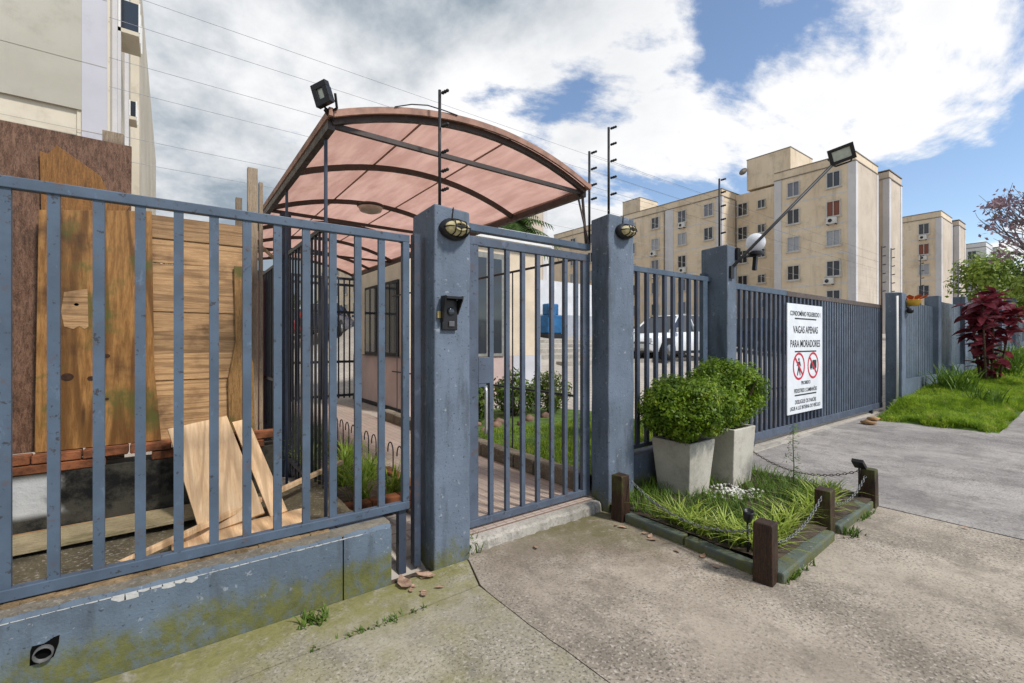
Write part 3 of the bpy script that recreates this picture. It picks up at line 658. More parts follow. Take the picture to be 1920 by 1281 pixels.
def board(name, poly, v, th_, mat, label, group=None):
    m = MB().prism(poly, (0, v, 0), (1, 0, 0), (0, 0, 1), -th_); us_ = [p[0] for p in poly]; zs2 = [p[1] for p in poly]
    return solo(name, m, mat, label, 'board', ((min(us_)+max(us_))/2, v, min(zs2)), group, bevel=.002)
board('plywood_board', [(-3.2, .75), (-.245, .77), (-.232, 2.92), (-3.2, 2.95)], 4.33, .018, WD, 'tall dark stained plywood hoarding sheet behind the fence')
board('broken_board', [(-.69, 2.30), (-.33, 2.32), (-.24, 2.47), (-.36, 2.56), (-.40, 2.66), (-.55, 2.77), (-.62, 2.82), (-.66, 2.75), (-.70, 2.76)], 4.295, .014, wood('torn_ply', (.13, .055, .012), (.24, .11, .03), (4, 4, .3)), 'broken orange-brown plywood scrap with torn top edge')
board('upright_board', [(-.715, .775), (-.06, .775), (-.10, 1.3), (-.115, 2.45), (-.695, 2.36)], 4.245, .02, WO, 'broad ochre shuttering board with knots standing on the ledge')
ub = bpy.data.objects['upright_board']
part('torn_veneer', MB().prism([(-.575, 1.83), (-.46, 1.86), (-.455, 1.60), (-.475, 1.585), (-.50, 1.605), (-.53, 1.585), (-.575, 1.60), (-.59, 1.7)], (0, 4.2435, 0), (1, 0, 0), (0, 0, 1), .0012), WH, ub)
KNOT = simple('knot_wood', (.035, .014, .006), .8, .4, 60)
def knots(par, spots_, y):
    for u_, z_, r_ in spots_: part('knot', MB().prism([(u_ + r_*1.25*math.cos(a_*.628), z_ + r_*math.sin(a_*.628)) for a_ in range(10)], (0, y, 0), (1, 0, 0), (0, 0, 1), .0012), KNOT, par)
knots(ub, ((-.56, 1.262, .026), (-.442, 1.247, .016), (-.385, 1.66, .012), (-.36, 1.40, .014), (-.40, 2.03, .012), (-.515, 1.75, .010), (-.36, 1.10, .009)), 4.2435)
hp = thing('plank_hoarding', 'hoarding of pale horizontal planks beside the ochre board', 'hoarding', (.2, 4.29, .77))
z = .775
for i, h in enumerate((.15, .17, .13, .19, .17, .15, .20, .16, .18, .16)):
    sl = -.10; m = MB().prism([(-.13, z - .012), (.53, z - .012), (.53 - random.uniform(0, .02), z + h - .004), (-.13, z + h - (.004 if i != 7 else .02))], (0, 4.270 + .0045 * (i % 3) , 0), (1, 0, 0), (0, 0, 1), -.02)
    part('plank', m, WH, hp, bevel=.003); z += h
board('side_board', [(.365, .78), (.545, .78), (.535, 1.32), (.47, 1.62), (.455, 2.1), (.40, 2.1), (.41, 1.5), (.36, 1.2)], 4.243, .016, wood('mossy_ochre', (.19, .10, .03), (.34, .19, .07), (4, 4, .3), moss=.9), 'mossy brown strip nailed to the end of the plank hoarding')
for u0, u1, z1, l in ((.515, .59, 2.97, 'tall grey timber upright at the end of the hoarding'), (.60, .63, 2.86, 'thin brown timber upright beside the tall grey one'), (.43, .475, 2.70, 'short grey timber upright at the end of the hoarding'), (-.40, -.28, 3.03, 'short grey timber end poking above the dark plywood')):
    solo('timber_upright', MB().box(u0, u1, 4.42, 4.47, .6, z1), WG, l, 'timber', ((u0+u1)/2, 4.44, .6), 'timber uprights behind the hoarding', bevel=.003)
def plank(name, a, b, wd, th_, mat, label, up=(0, 0, 1)):
    c = (Vector(a) + Vector(b)) / 2; return solo(name, MB().bar(a, b, wd, th_, up), mat, label, 'plank', c, bevel=.002)
plank('lying_plank', (-.88, 3.98, .275), (.21, 3.99, .29), .32, .022, WM, 'wide mossy plank lying on the yard earth')
plank('lying_plank', (-1.6, 4.15, .27), (-.05, 4.165, .275), .035, .03, WH, 'thin lath lying along the foot of the brick ledge')
plank('lying_plank', (.0, 3.40, .27), (.98, 3.42, .30), .26, .022, WP, 'fresh pine board lying flat near the fence')
plank('lying_plank', (-2.2, 3.13, .262), (.6, 3.11, .29), .13, .02, WM, 'pale board lying along the inside of the low wall')
plank('leaning_board', (.33, 3.50, .30), (.16, 4.10, .90), .37, .02, WP, 'broad fresh pine board leaning against the brick ledge', (0, -.7, .7))
plank('leaning_board', (.60, 3.52, .30), (.43, 4.14, .88), .11, .02, WP, 'narrow pine board leaning beside the broad one', (0, -.7, .7))
plank('leaning_lath', (-.22, 3.245, .30), (1.17, 4.02, .47), .04, .03, WP, 'long pale lath slanting over the leaning boards')
plank('slanted_lath', (.45, 4.45, 2.47), (.80, 4.6, 2.20), .03, .02, WP, 'thin pale lath slanting from the timber uprights')
# ------------------------------------------------------------------ foliage helpers
def leaf_quads(P, N, size, aspect=.5, jitter=.7, fold=True):
    """P (n,3) centres, N (n,3) outward directions -> quads (n*4,3)"""
    n = len(P); d = N + rng.normal(0, jitter, (n, 3)); d /= np.linalg.norm(d, axis=1)[:, None] + 1e-9
    t = rng.normal(0, 1, (n, 3)); t -= (t * d).sum(1)[:, None] * d; t /= np.linalg.norm(t, axis=1)[:, None] + 1e-9
    b = np.cross(d, t); s = size * rng.uniform(.6, 1.25, n)[:, None]
    q = np.stack([P - t*s*.5, P + b*s*aspect*.5, P + t*s*.5 + d*s*.12, P - b*s*aspect*.5], 1)
    return q.reshape(-1, 3)
def np_part(name, verts, nvf, mat, parent, kind=None):
    loc = np.array(WORLD[parent.name]); me = np_mesh(name, verts - loc, None, nvf); me.materials.append(mat)
    o = put(name, me, parent, loc)
    if kind: o['kind'] = kind
    return o
def blob(c, rad, n, lumps=14, shell=.55, lump_r=.42):
    """points in a lumpy rounded crown: clumps over an ellipsoid, gaps between"""
    c = np.array(c); rad = np.array(rad); L = rng.normal(0, 1, (lumps, 3)); L /= np.linalg.norm(L, axis=1)[:, None]; L *= rng.uniform(.5, .78, (lumps, 1))
    k = rng.integers(0, lumps, n); d = rng.normal(0, 1, (n, 3)); d /= np.linalg.norm(d, axis=1)[:, None]
    r = lump_r * rng.uniform(shell, 1.0, n)[:, None] ** .7; p = L[k] + d * r
    return c + p * rad, d * .7 + p * .6
def strip_blades(bases, heights, lean, width, nseg=3, droop=.6):
    """curved tapering blades -> quads list (verts laid out per quad)"""
    out = []
    n = len(bases); az = rng.uniform(0, 2*np.pi, n); dx, dy = np.cos(az), np.sin(az); side = np.stack([-dy, dx, np.zeros(n)], 1)
    ln = rng.uniform(.3, 1, n) * lean
    def pt(t):
        return bases + np.stack([dx*ln*t**1.4*heights, dy*ln*t**1.4*heights, heights*(t - droop*(ln/ max(lean, 1e-6))*t**2.2*.75)], 1)
    for i in range(nseg):
        t0, t1 = i/nseg, (i+1)/nseg; w0 = width*(1-t0**2); w1 = width*(1-t1**2) + width*.04
        a, b = pt(t0), pt(t1); out.append(np.stack([a - side*w0/2, a + side*w0/2, b + side*w1/2, b - side*w1/2], 1))
    return np.concatenate(out, 0).reshape(-1, 3)
# ------------------------------------------------------------------ chained garden bed in front of the posts
BED = sheet('bed_soil', SOIL, 3.09, 5.2, 1.38, 2.85, lambda u, v: .075, 20, 12, .012)
KERB = paint_concrete('mossy_kerb', (.098, .122, .112), True, .13)
kb = thing('bed_kerb', 'mossy grey-green kerb framing the planted bed', 'kerb', (4, 1.4, 0))
for a, b in (((3.06, 2.50), (3.06, 1.96)), ((3.055, 1.945), (3.035, 1.44)), ((3.03, 1.33), (4.02, 1.385)), ((4.17, 1.40), (5.06, 1.43)), ((5.19, 1.52), (5.17, 2.70))):
    part('kerb_stone', MB().bar((*a, .0), (*b, .0), .085 if a[0] < 3.1 and b[0] < 3.1 else .12, .13 + random.uniform(0, .01)), KERB, kb, bevel=.012)
BP = wood('tarred_post', (.018, .010, .007), (.06, .03, .016), (3, 3, .35), (.006, .005, .004), .7, .6, .6)
def bollard(u, v, h, rot, label):
    m = MB(); c, s = math.cos(rot), math.sin(rot); w_ = .056; P = []
    for z, k in ((-.08, 1.03), (h*.5, 1.0), (h*.97, .97), (h, .93)):
        for x, y in ((-w_, -w_), (w_, -w_), (w_, w_), (-w_, w_)):
            x, y = x*k + random.uniform(-.003, .003), y*k + random.uniform(-.003, .003); P.append((u + x*c - y*s, v + x*s + y*c, z + random.uniform(-.004, .004)))
    F_ = [(j*4+k, j*4+(k+1) % 4, (j+1)*4+(k+1) % 4, (j+1)*4+k) for j in range(3) for k in range(4)] + [(12, 13, 14, 15)]
    solo('bollard', m.add(P, F_), BP, label, 'bollard', (u, v, 0), 'tarred timber bollards round the bed', bevel=.006)
bollard(3.04, 2.56, .38, .05, 'tarred timber bollard at the foot of the post with caged lamp')
bollard(2.99, 1.36, .375, .12, 'mossy corner bollard with black spotlight behind it')
bollard(4.10, 1.42, .35, .05, 'timber bollard midway along the front kerb')
bollard(5.12, 1.42, .34, .05, 'timber bollard at the driveway corner of the bed with small tilted spotlight')
CHAIN = simple('galvanised_chain', (.19, .195, .20), .5, .3, 40, metal=.5)
CHAIN2 = simple('rusty_chain', (.09, .07, .055), .6, .3, 40, metal=.3)
def chain(a, b, sag, mat, label):
    a, b = Vector(a), Vector(b); n = int((b - a).length / .028); pts = [a.lerp(b, i / n) + Vector((0, 0, -sag * 4 * (i/n) * (1 - i/n))) for i in range(n + 1)]; m = MB()
    for i in range(n):
        p, q = pts[i], pts[i+1]; x = (q - p).normalized(); y = Vector((0, 0, 1)).cross(x).normalized(); z = x.cross(y); side = y if i % 2 else z; c = (p + q) / 2
        L = (q - p).length * .62; lp = [c + x*L*ca + side*.0095*sa for ca, sa in [(math.cos(2*math.pi*j/8), math.sin(2*math.pi*j/8)) for j in range(8)]]
        m.tube(lp + [lp[0]], .0034, 4, False)
    solo('chain', m, mat, label, 'chain', c, 'chains slung between bollards', smooth=True)
chain((3.09, 2.50, .34), (2.99, 1.42, .30), .14, CHAIN, 'sagging galvanised chain along the post side of the bed')
chain((3.05, 1.37, .22), (4.04, 1.42, .30), .10, CHAIN, 'sagging galvanised chain from the corner bollard to the middle bollard')
chain((4.16, 1.43, .25), (5.06, 1.43, .28), .12, CHAIN, 'sagging galvanised chain from the middle bollard to driveway bollard')
chain((5.10, 1.48, .31), (5.22, 2.74, .42), .20, CHAIN2, 'rusty chain from the driveway bollard back to the fence')
def spot(c, d, label):
    t = thing('garden_spotlight', label, 'spotlight', c); c = Vector(c); q = Vector(d).to_track_quat('Z', 'Y').to_matrix()
    part('head', MB().lathe(c, [(.024, -.04), (.031, -.016), (.036, .034), (.031, .039), (.028, .022)], 16, q), BLACKP, t, True)
    part('stake', MB().tube([c - Vector(d) * .04, (c.x, c.y, .05)], .008, 6), BLACKP, t, True)
spot((3.125, 1.535, .325), (-.2, -.2, 1), 'round black spotlight behind the corner bollard')
t = thing('garden_spotlight', 'small square black spotlight tilted over driveway bollard', 'spotlight', (5.05, 1.46, .36))
part('head', MB().obox((5.03, 1.47, .385), (.12, .09, .035), Matrix.Rotation(R(38), 3, 'Y')), BLACKP, t, bevel=.004); part('stake', MB().tube([(5.05, 1.475, .37), (5.05, 1.475, .05)], .008, 6), BLACKP, t)
# planters with clipped bushes
TUB = concrete_mat('planter_concrete', (.43, .40, .34), (.56, .53, .46), None, .25)
BOX = leafmat('box_leaves', (.055, .115, .007), (.22, .34, .020), 7, .36, .42, (.44, .52, .05))
TWIG = simple('twig', (.09, .06, .035), .9, .3, 20)
def planter(u, v, bw, tw, z0, z1, label, bush_c, bush_r, n, blabel):
    t = thing('planter', label, 'planter', (u, v, z0), 'tapered concrete planters'); m = MB(); b, k = bw / 2, tw / 2; i_ = k - .03
    P = [(-b,-b,z0),(b,-b,z0),(b,b,z0),(-b,b,z0),(-k,-k,z1),(k,-k,z1),(k,k,z1),(-k,k,z1),(-i_,-i_,z1),(i_,-i_,z1),(i_,i_,z1),(-i_,i_,z1),(-i_,-i_,z1-.06),(i_,-i_,z1-.06),(i_,i_,z1-.06),(-i_,i_,z1-.06)]
    m.add([(u+x, v+y, z) for x, y, z in P], [(3,2,1,0)] + [(r*4+j, r*4+(j+1) % 4, r*4+4+(j+1) % 4, r*4+4+j) for r in (0, 1, 2) for j in range(4)])
    part('tub', m, TUB, t, bevel=.01); part('potting_soil', MB().box(u-i_+.004, u+i_-.004, v-i_+.004, v+i_-.004, z1-.10, z1-.05), SOIL, t)
    s = thing('clipped_bush', blabel, 'bush', (u, v, z1 - .06), 'rounded leafy bushes in planters'); st = MB()
    for j in range(9):
        a = random.uniform(0, 6.28); rr = random.uniform(.4, .75); e = Vector((bush_c[0] + math.cos(a)*bush_r[0]*rr, bush_c[1] + math.sin(a)*bush_r[1]*rr, bush_c[2] + random.uniform(-.3, .6)*bush_r[2])); a0 = Vector((u + .04*math.cos(a), v + .04*math.sin(a), z1 - .06))
        st.tube([a0, a0.lerp(e, .5) + Vector((0, 0, -.03)), e], [.012, .008, .004], 5)
    part('stem', st, TWIG, s)
    p, d = blob(bush_c, bush_r, n, 52, .28, .32); p2, d2 = blob(bush_c, np.array(bush_r) * 1.10, n // 2, 130, .1, .16)
    p = np.concatenate([p, p2]); d = np.concatenate([d, d2])
    rr_ = (((p - np.array(bush_c)) / np.array(bush_r)) ** 2).sum(1); keep = (p[:, 2] > z1 - .03) & (rr_ > .22); p, d = p[keep], d[keep]; d[:, 2] += .3
    np_part('foliage', leaf_quads(p, d, .034, .55, .6), 4, BOX, s)
planter(3.95, 2.56, .33, .42, .05, .575, 'square tapered concrete planter beside the post with caged lamp', (3.91, 2.52, .865), (.51, .49, .35), 20000, 'broad rounded bush in the planter beside the caged lamp post')
planter(4.60, 2.50, .36, .43, .05, .64, 'tall concrete planter beside the sliding gate', (4.70, 2.56, .965), (.47, .45, .37), 17000, 'rounded bush in the taller planter beside the sliding gate')
# striped grass tufts, dark ground cover, pebbles, weed
LIR = leafmat('striped_grass', (.22, .32, .03), (.52, .60, .13), 9, .4, .5, (.70, .72, .32)); MONDO = leafmat('dark_grass', (.06, .12, .014), (.16, .26, .03), 5, .3, .5)
def tuft_obj(name, c, n, h, lean, mat, label, cat, group, wd=.013):
    t = thing(name, label, cat, c, group); B = np.array(c) + np.concatenate([rng.normal(0, .028, (n, 2)), np.zeros((n, 1))], 1)
    np_part('blades', strip_blades(B, h * rng.uniform(.6, 1.1, n), lean, wd, 4, .75), 4, mat, t); return t
for i in range(6):
    tuft_obj('grass_tuft', (3.23 + random.uniform(-.05, .08), 2.14 - .125*i, .06), 44, .27, 1.5, LIR, 'yellow striped grass tuft along the kerb beside the gate post', 'grass tuft', 'striped grass tufts by the side kerb')
for i in range(9):
    tuft_obj('grass_tuft', (3.30 + .195*i + random.uniform(-.04, .04), 1.54 + random.uniform(-.03, .12), .06), 44, .26, 1.5, LIR, 'yellow striped grass tuft along the front kerb between bollards', 'grass tuft', 'striped grass tufts by the front kerb')
n = 5200; B = np.stack([rng.uniform(3.12, 5.12, n), rng.uniform(1.62, 2.82, n), np.full(n, .07)], 1); keep = ~((abs(B[:, 0]-3.93) < .2) & (abs(B[:, 1]-2.56) < .2)) & ~((abs(B[:, 0]-4.58) < .22) & (abs(B[:, 1]-2.5) < .22)) & ~(np.hypot(B[:, 0]-4.2, (B[:, 1]-2.22)*1.1) < .2) & (rng.uniform(0, 1, n) < .45 + .55*(np.sin(B[:, 0]*5)*np.sin(B[:, 1]*6.1) > -.35)); B = B[keep]
gc = put('ground_cover', None, None, (4.1, 2.2, .07)); tag(gc, 'dark fine-leaved ground cover carpeting the middle of the bed', 'ground cover', kind='stuff')
np_part('blades', strip_blades(B, .15 * rng.uniform(.5, 1.3, len(B)), 1.1, .007, 3, .6), 4, MONDO, gc, 'stuff')
pb = MB(); ICO = [(0,0,1),(.89,0,.45),(.28,.85,.45),(-.72,.53,.45),(-.72,-.53,.45),(.28,-.85,.45),(.72,.53,-.45),(-.28,.85,-.45),(-.89,0,-.45),(-.28,-.85,-.45),(.72,-.53,-.45),(0,0,-1)]
IF = [(0,1,2),(0,2,3),(0,3,4),(0,4,5),(0,5,1),(1,6,2),(2,7,3),(3,8,4),(4,9,5),(5,10,1),(2,6,7),(3,7,8),(4,8,9),(5,9,10),(1,10,6),(6,11,7),(7,11,8),(8,11,9),(9,11,10),(10,11,6)]
def rock(m, c, s, sq=.7):
    a = random.uniform(0, 6.28); ca, sa = math.cos(a), math.sin(a); k = [random.uniform(.75, 1.2) for _ in range(12)]
    m.add([(c[0] + s*k[i]*(x*ca - y*sa*.8), c[1] + s*k[i]*(x*sa + y*.8*ca), c[2] + s*sq*k[i]*z) for i, (x, y, z) in enumerate(ICO)], IF)
for i in range(120):
    a = random.uniform(0, 6.28); r_ = random.uniform(0, .23); rock(pb, (4.2 + r_*math.cos(a)*1.3, 2.2 + r_*math.sin(a), .085 + random.uniform(0, .025)), random.uniform(.012, .026))
o = struct('white_pebbles', pb, simple('white_stone', (.62, .60, .56), .8, .25, 30), smooth=True); tag(o, 'small patch of white pebbles between the planters', 'pebbles', kind='stuff')
wp = thing('tall_weed', 'thin upright feathery weed in the bed beside the driveway chain', 'weed', (4.86, 1.95, .07)); st = [(4.86, 1.95, .07), (4.87, 1.95, .3), (4.86, 1.955, .50), (4.865, 1.955, .70)]
part('stem', MB().tube(st, [.006, .005, .004, .002], 5), simple('weed_stem', (.07, .10, .03), .8), wp)
P, N_ = [], []
for i in range(150):
    h = random.uniform(.1, .68); a = random.uniform(0, 6.28); l = .11 * (1 - h * 1.1) * random.uniform(.3, 1) + .012; P.append((4.862 + l*math.cos(a), 1.953 + l*math.sin(a), h + l*.5)); N_.append((math.cos(a)*.4, math.sin(a)*.4, .9))
np_part('leaves', leaf_quads(np.array(P), np.array(N_), .045, .22, .4), 4, MONDO, wp)
# weeds at joints, fallen leaves
for c, n, h, l in (((.62, 2.60, 0), 60, .07, 'low green weed at the mossy foot of the low wall'), ((.97, 2.368, -.01), 40, .05, 'grass growing in the pavement joint near the corner post'), ((.80, 2.366, -.01), 26, .045, 'grass sprouting in the joint further along the pavement'), ((1.70, 2.80, .0), 36, .16, 'tuft of grass between the corner post and threshold'), ((3.22, 1.27, 0), 50, .06, 'small weeds at the outer foot of the front kerb'), ((4.25, 1.29, 0), 60, .07, 'weeds at the foot of the middle bollard'), ((4.8, 1.34, 0), 50, .06, 'weeds along the kerb near the driveway bollard')):
    t = thing('weed_patch', l, 'weed', c, 'weeds in joints and along kerbs'); B = np.array(c) + np.concatenate([rng.normal(0, 1, (n, 2)) * ((.11, .012) if 'joint' in l or 'kerb' in l else (.045, .03)), np.zeros((n, 1))], 1)
    np_part('leaves', strip_blades(B, h * rng.uniform(.5, 1.1, n), 1.0, .012, 2, .5), 4, leafmat('weed_leaf', (.06, .12, .012), (.14, .22, .03), 9), t)
DRY = leafmat('dry_leaf', (.28, .17, .11), (.48, .33, .24), 20, .15, .8)
def leaf_mesh():
    m = MB(); pts = [(-.5, 0, .05), (-.3, .2, .0), (0, .27, .03), (.3, .16, .0), (.55, 0, .09), (.3, -.16, .02), (0, -.27, .05), (-.3, -.2, .01)]
    m.add(pts + [(-.15, 0, -.03), (.2, 0, -.02)], [(0, 8, 1), (1, 8, 2), (2, 8, 9), (2, 9, 3), (3, 9, 4), (4, 9, 5), (5, 9, 6), (6, 9, 8), (6, 8, 7), (7, 8, 0)]); me = m.mesh('fallen_leaf'); me.materials.append(DRY); return me
LM = leaf_mesh()
spots = [(1.15, 2.66, .16, 'large dry leaf lying against the end of the low wall'), (1.30, 2.67, .14, 'large curled dry leaf against the corner post'), (2.12, 2.56, .06, 'single pale leaf on the driveway before the threshold'), (5.1, .78, .055, 'dry leaf alone on the open driveway')]
for u, v, s, l in spots: tag(inst('fallen_leaf', LM, None, (u, v, zs(u) + .012 + s*.04), (random.uniform(-.15, .15), random.uniform(-.15, .15), random.uniform(0, 6)), (s, s, s)), l, 'leaf', 'fallen leaves')
for i in range(16):
    u, v, l = [(random.uniform(1.1, 1.36), random.uniform(2.48, 2.68), 'small dry leaf in the litter by the corner post'), (2.95 + random.uniform(-.06, .03), random.uniform(1.55, 2.5), 'small dry leaf along the outer edge of the side kerb')][i % 2]
    s = random.uniform(.04, .085); tag(inst('fallen_leaf', LM, None, (u, v, .006 + s*.05), (random.uniform(-.2, .2), random.uniform(-.2, .2), random.uniform(0, 6)), (s, s, s)), l, 'leaf', 'fallen leaves in litter by post' if i % 2 == 0 else 'fallen leaves along side kerb')
for c, s, l in (((9.75, 2.72, .07), .13, 'flat orange stone at the end of the gate track'), ((10.25, 2.78, .08), .13, 'second orange stone touching the lawn edge')):
    m = MB(); rock(m, (c[0], c[1], c[2] + .02), s, .32); solo('loose_stone', m, simple('orange_stone', (.38, .22, .10), .9, .3, 12), l, 'stone', c, 'orange stones by the gate track', smooth=True)

# ------------------------------------------------------------------ path: planting strip, railings, edging
IRON = simple('dark_rail', (.022, .024, .032), .5, .3, 20)
def railing(name, label, a, b, z0, z1, n, rails, wd=.018, group=None, mat=None):
    a, b = Vector((*a, 0)), Vector((*b, 0)); t = thing(name, label, 'railing', ((a.x+b.x)/2, (a.y+b.y)/2, z0), group)
    bm = MB().box(-wd/2, wd/2, -wd/2, wd/2, 0, z1 - z0).mesh('bar'); bm.materials.append(mat or IRON)
    for i in range(n):
        p = a.lerp(b, (i + .5) / n); inst('bar', bm, t, (p.x, p.y, z0))
    for z in rails: part('rail', MB().bar((a.x, a.y, z), (b.x, b.y, z), wd * 1.7, wd * 1.9), mat or IRON, t)
    return t
railing('path_railing', 'dark iron railing running from the fence toward the blue column', (.97, 3.75), (.97, 5.28), .16, 2.40, 12, (2.40, .30))
railing('path_railing', 'dark iron railing continuing beyond the blue column', (.97, 5.42), (.97, 8.2), .16, 2.38, 24, (2.38, 1.05, .36))
solo('maroon_panel', MB().box(.90, .93, 6.45, 7.9, .42, 2.30), simple('maroon', (.24, .03, .04), .6, .25, 4), 'dark maroon sheet behind the iron railing', 'panel', (.92, 7.1, .42))
railing('inner_gate', 'inner barred gate closing the far end of the covered path', (1.05, 11.2), (3.64, 11.2), .15, 3.0, 20, (3.0, 2.85, 2.2, 1.02, .22), .03)
railing('garden_railing', 'thin black railing between the path and guardhouse garden', (3.27, 3.3), (3.27, 8.1), .20, 2.33, 11, (2.33, .95), .012)
for i in range(10):
    v = 4.2 + .24 * i; t = thing('hoop_edging', 'black wire hoop edging along the planted strip by path', 'edging', (1.80, v, .09), 'wire hoops along the path')
    part('hoop', MB().tube([(1.80, v, .05), (1.80, v, .38)] + [(1.80, v + .07*(1 - math.cos(math.pi*k/8)), .38 + .09*math.sin(math.pi*k/8)) for k in range(1, 9)] + [(1.80, v + .14, .36)], .0065, 6), IRON, t, True)
sheet('strip_soil', SOIL, 1.0, 1.78, 3.75, 9, lambda u, v: .17, 8, 30, .015)
bb = thing('brick_border', 'low red brick border round the near end of the planted strip', 'border', (1.35, 3.66, .1))
for row in range(2):
    for i in range(3): bev(inst('brick', bme, bb, (1.14 + .243*i + .03*row, 3.66, .10 + .064*row)), .006, 1)
    for i in range(4): bev(inst('brick', bme, bb, (1.79, 3.80 + .243*i, .07 + .064*row), (0, 0, R(90))), .006, 1)
STRIP = leafmat('strip_green', (.12, .21, .025), (.32, .43, .06), 7, .4, .5, (.55, .58, .18))
for i in range(9):
    for j, u in enumerate((1.2, 1.5)):
        tuft_obj('grass_tuft', (u + random.uniform(-.08, .1), 3.9 + .55*i + random.uniform(-.1, .1), .16), 70, .42 if j else .55, .9, STRIP, 'bright arching grass clump in the strip beside the covered path', 'grass tuft', 'grass clumps in the path strip', .014)
# guardhouse garden on the right of the path
bd = MB()
for i in range(15):
    a, b = 3.1 + .34*i, 3.1 + .34*(i+1) - .012; bd.box(3.07 + random.uniform(-.01, .01), 3.235, a, b, .02, .245 + random.uniform(-.012, .012))
solo('stone_border', bd, concrete_mat('mossy_stone', (.15, .125, .09), (.27, .23, .17), None, .6), 'mossy stone border between the path and the little garden', 'border', (3.15, 5.6, .05), bevel=.012)
sheet('garden_lawn', LAWN_BASE, 3.24, 6.2, 3.05, 7.2, lambda u, v: .215, 8, 10, .01)
def blades_stuff(name, label, n, u0, u1, v0, v1, fz, h, mat, wd=.008, keep=None, lean=.7):
    B = np.stack([rng.uniform(u0, u1, n), rng.uniform(v0, v1, n), np.zeros(n)], 1)
    if keep is not None: B = B[keep(B)]
    B[:, 2] = [fz(x, y) for x, y in B[:, :2]]; hh = h * rng.uniform(.5, 1.2, len(B)) * (1 + .5 * np.sin(B[:, 0]*3.1) * np.sin(B[:, 1]*4.3))
    me = np_mesh(name, strip_blades(B, hh, lean, wd, 2, .4), None, 4); me.materials.append(mat); o = put(name, me, None, (0, 0, 0)); tag(o, label, 'grass', kind='stuff')
blades_stuff('garden_grass', 'bright short grass in the little garden behind the entrance gate', 9000, 3.26, 5.6, 3.1, 5.4, lambda u, v: .21, .075, GRASSM, .009)
for i, (u, v, s) in enumerate(((3.6, 5.5, .13), (3.95, 5.7, .16), (4.35, 5.6, .12), (4.7, 5.85, .18), (5.1, 5.9, .14), (4.15, 5.95, .15), (3.75, 5.95, .12))):
    m = MB(); rock(m, (u, v, .23), s * .75, .65); solo('garden_rock', m, simple('brown_rock', (.19, .12, .085), .9, .4, 10), 'brown rock in the row edging the garden shrubs', 'rock', (u, v, .2), 'rocks edging the garden shrubs', smooth=True)
SHR = leafmat('shrub_leaf', (.05, .095, .014), (.16, .24, .04), 6, .3, .5, (.20, .24, .05))
def shrub(c, r, n, size, mat, label, name='shrub', cat='shrub', group=None, lumps=18):
    t = thing(name, label, cat, (c[0], c[1], c[2] - r[2]), group); st = MB()
    for j in range(6):
        a = 6.28*j/6 + random.uniform(-.4, .4); e = Vector(c) + Vector((math.cos(a)*r[0]*.55, math.sin(a)*r[1]*.55, r[2]*random.uniform(-.1, .5))); st.tube([(c[0], c[1], c[2] - r[2]*1.05), e], [.02*r[0]+.006, .004], 5)
    part('stem', st, TWIG, t); p, d = blob(c, r, n, lumps, .25, .42); np_part('foliage', leaf_quads(p, d, size, .45, .6), 4, mat, t); return t
shrub((3.85, 6.25, .58), (.40, .4, .36), 2200, .075, SHR, 'dark leafy shrub behind the garden rocks nearest the path')
shrub((4.75, 6.3, .62), (.46, .42, .40), 2400, .075, SHR, 'leafy shrub behind the garden rocks nearest the parking')
shrub((5.45, 6.2, .6), (.4, .4, .42), 2200, .07, leafmat('yellow_shrub', (.07, .11, .02), (.20, .24, .05), 6), 'yellowish shrub at the corner of the little garden')

# ------------------------------------------------------------------ guardhouse
CREAM = simple('cream_wall', (.64, .53, .40), .85, .10, 2, .2, 60); PINKW = simple('pinkish_base', (.50, .38, .345), .85, .1, 2, .2, 60); LILAC = simple('lilac_base', (.52, .52, .55), .85, .08, 2)
gh = thing('guardhouse', 'cream guardhouse with pinkish plinth and windows beside the covered path', 'building', (5.3, 10, .1))
part('wall', MB().box(3.68, 7.0, 8.3, 11.6, 1.18, 3.7), CREAM, gh); part('plinth', MB().box(3.665, 6.2, 8.285, 11.62, -.1, 1.178), PINKW, gh); part('plinth', MB().box(6.202, 7.015, 8.285, 11.62, -.1, 1.178), LILAC, gh)
part('roof_slab', MB().box(3.5, 7.2, 8.1, 11.8, 3.702, 3.95), WHITE, gh)
part('skirting', MB().box(3.645, 3.664, 8.28, 11.6, .05, .15), BLACK, gh)
for a, b in ((8.75, 9.55), (9.9, 10.7)):
    f = part('window', MB().box(3.64, 3.70, a, b, 1.20, 2.75), BLACK, gh); part('pane', MB().box(3.63, 3.639, a+.05, (a+b)/2-.02, 1.27, 2.69).box(3.63, 3.639, (a+b)/2+.02, b-.05, 1.27, 2.69), GLASSD, f); part('sill', MB().box(3.58, 3.665, a-.05, b+.05, 1.179, 1.199), simple('stone_sill', (.12, .10, .09), .7), f)
dr = part('door', MB().box(5.05, 5.92, 8.25, 8.31, 1.179, 3.42), simple('grey_frame', (.22, .22, .20), .6), gh); part('pane', MB().box(5.12, 5.44, 8.24, 8.249, 1.25, 3.3).box(5.52, 5.84, 8.24, 8.249, 1.25, 3.3), GLASSD, dr)
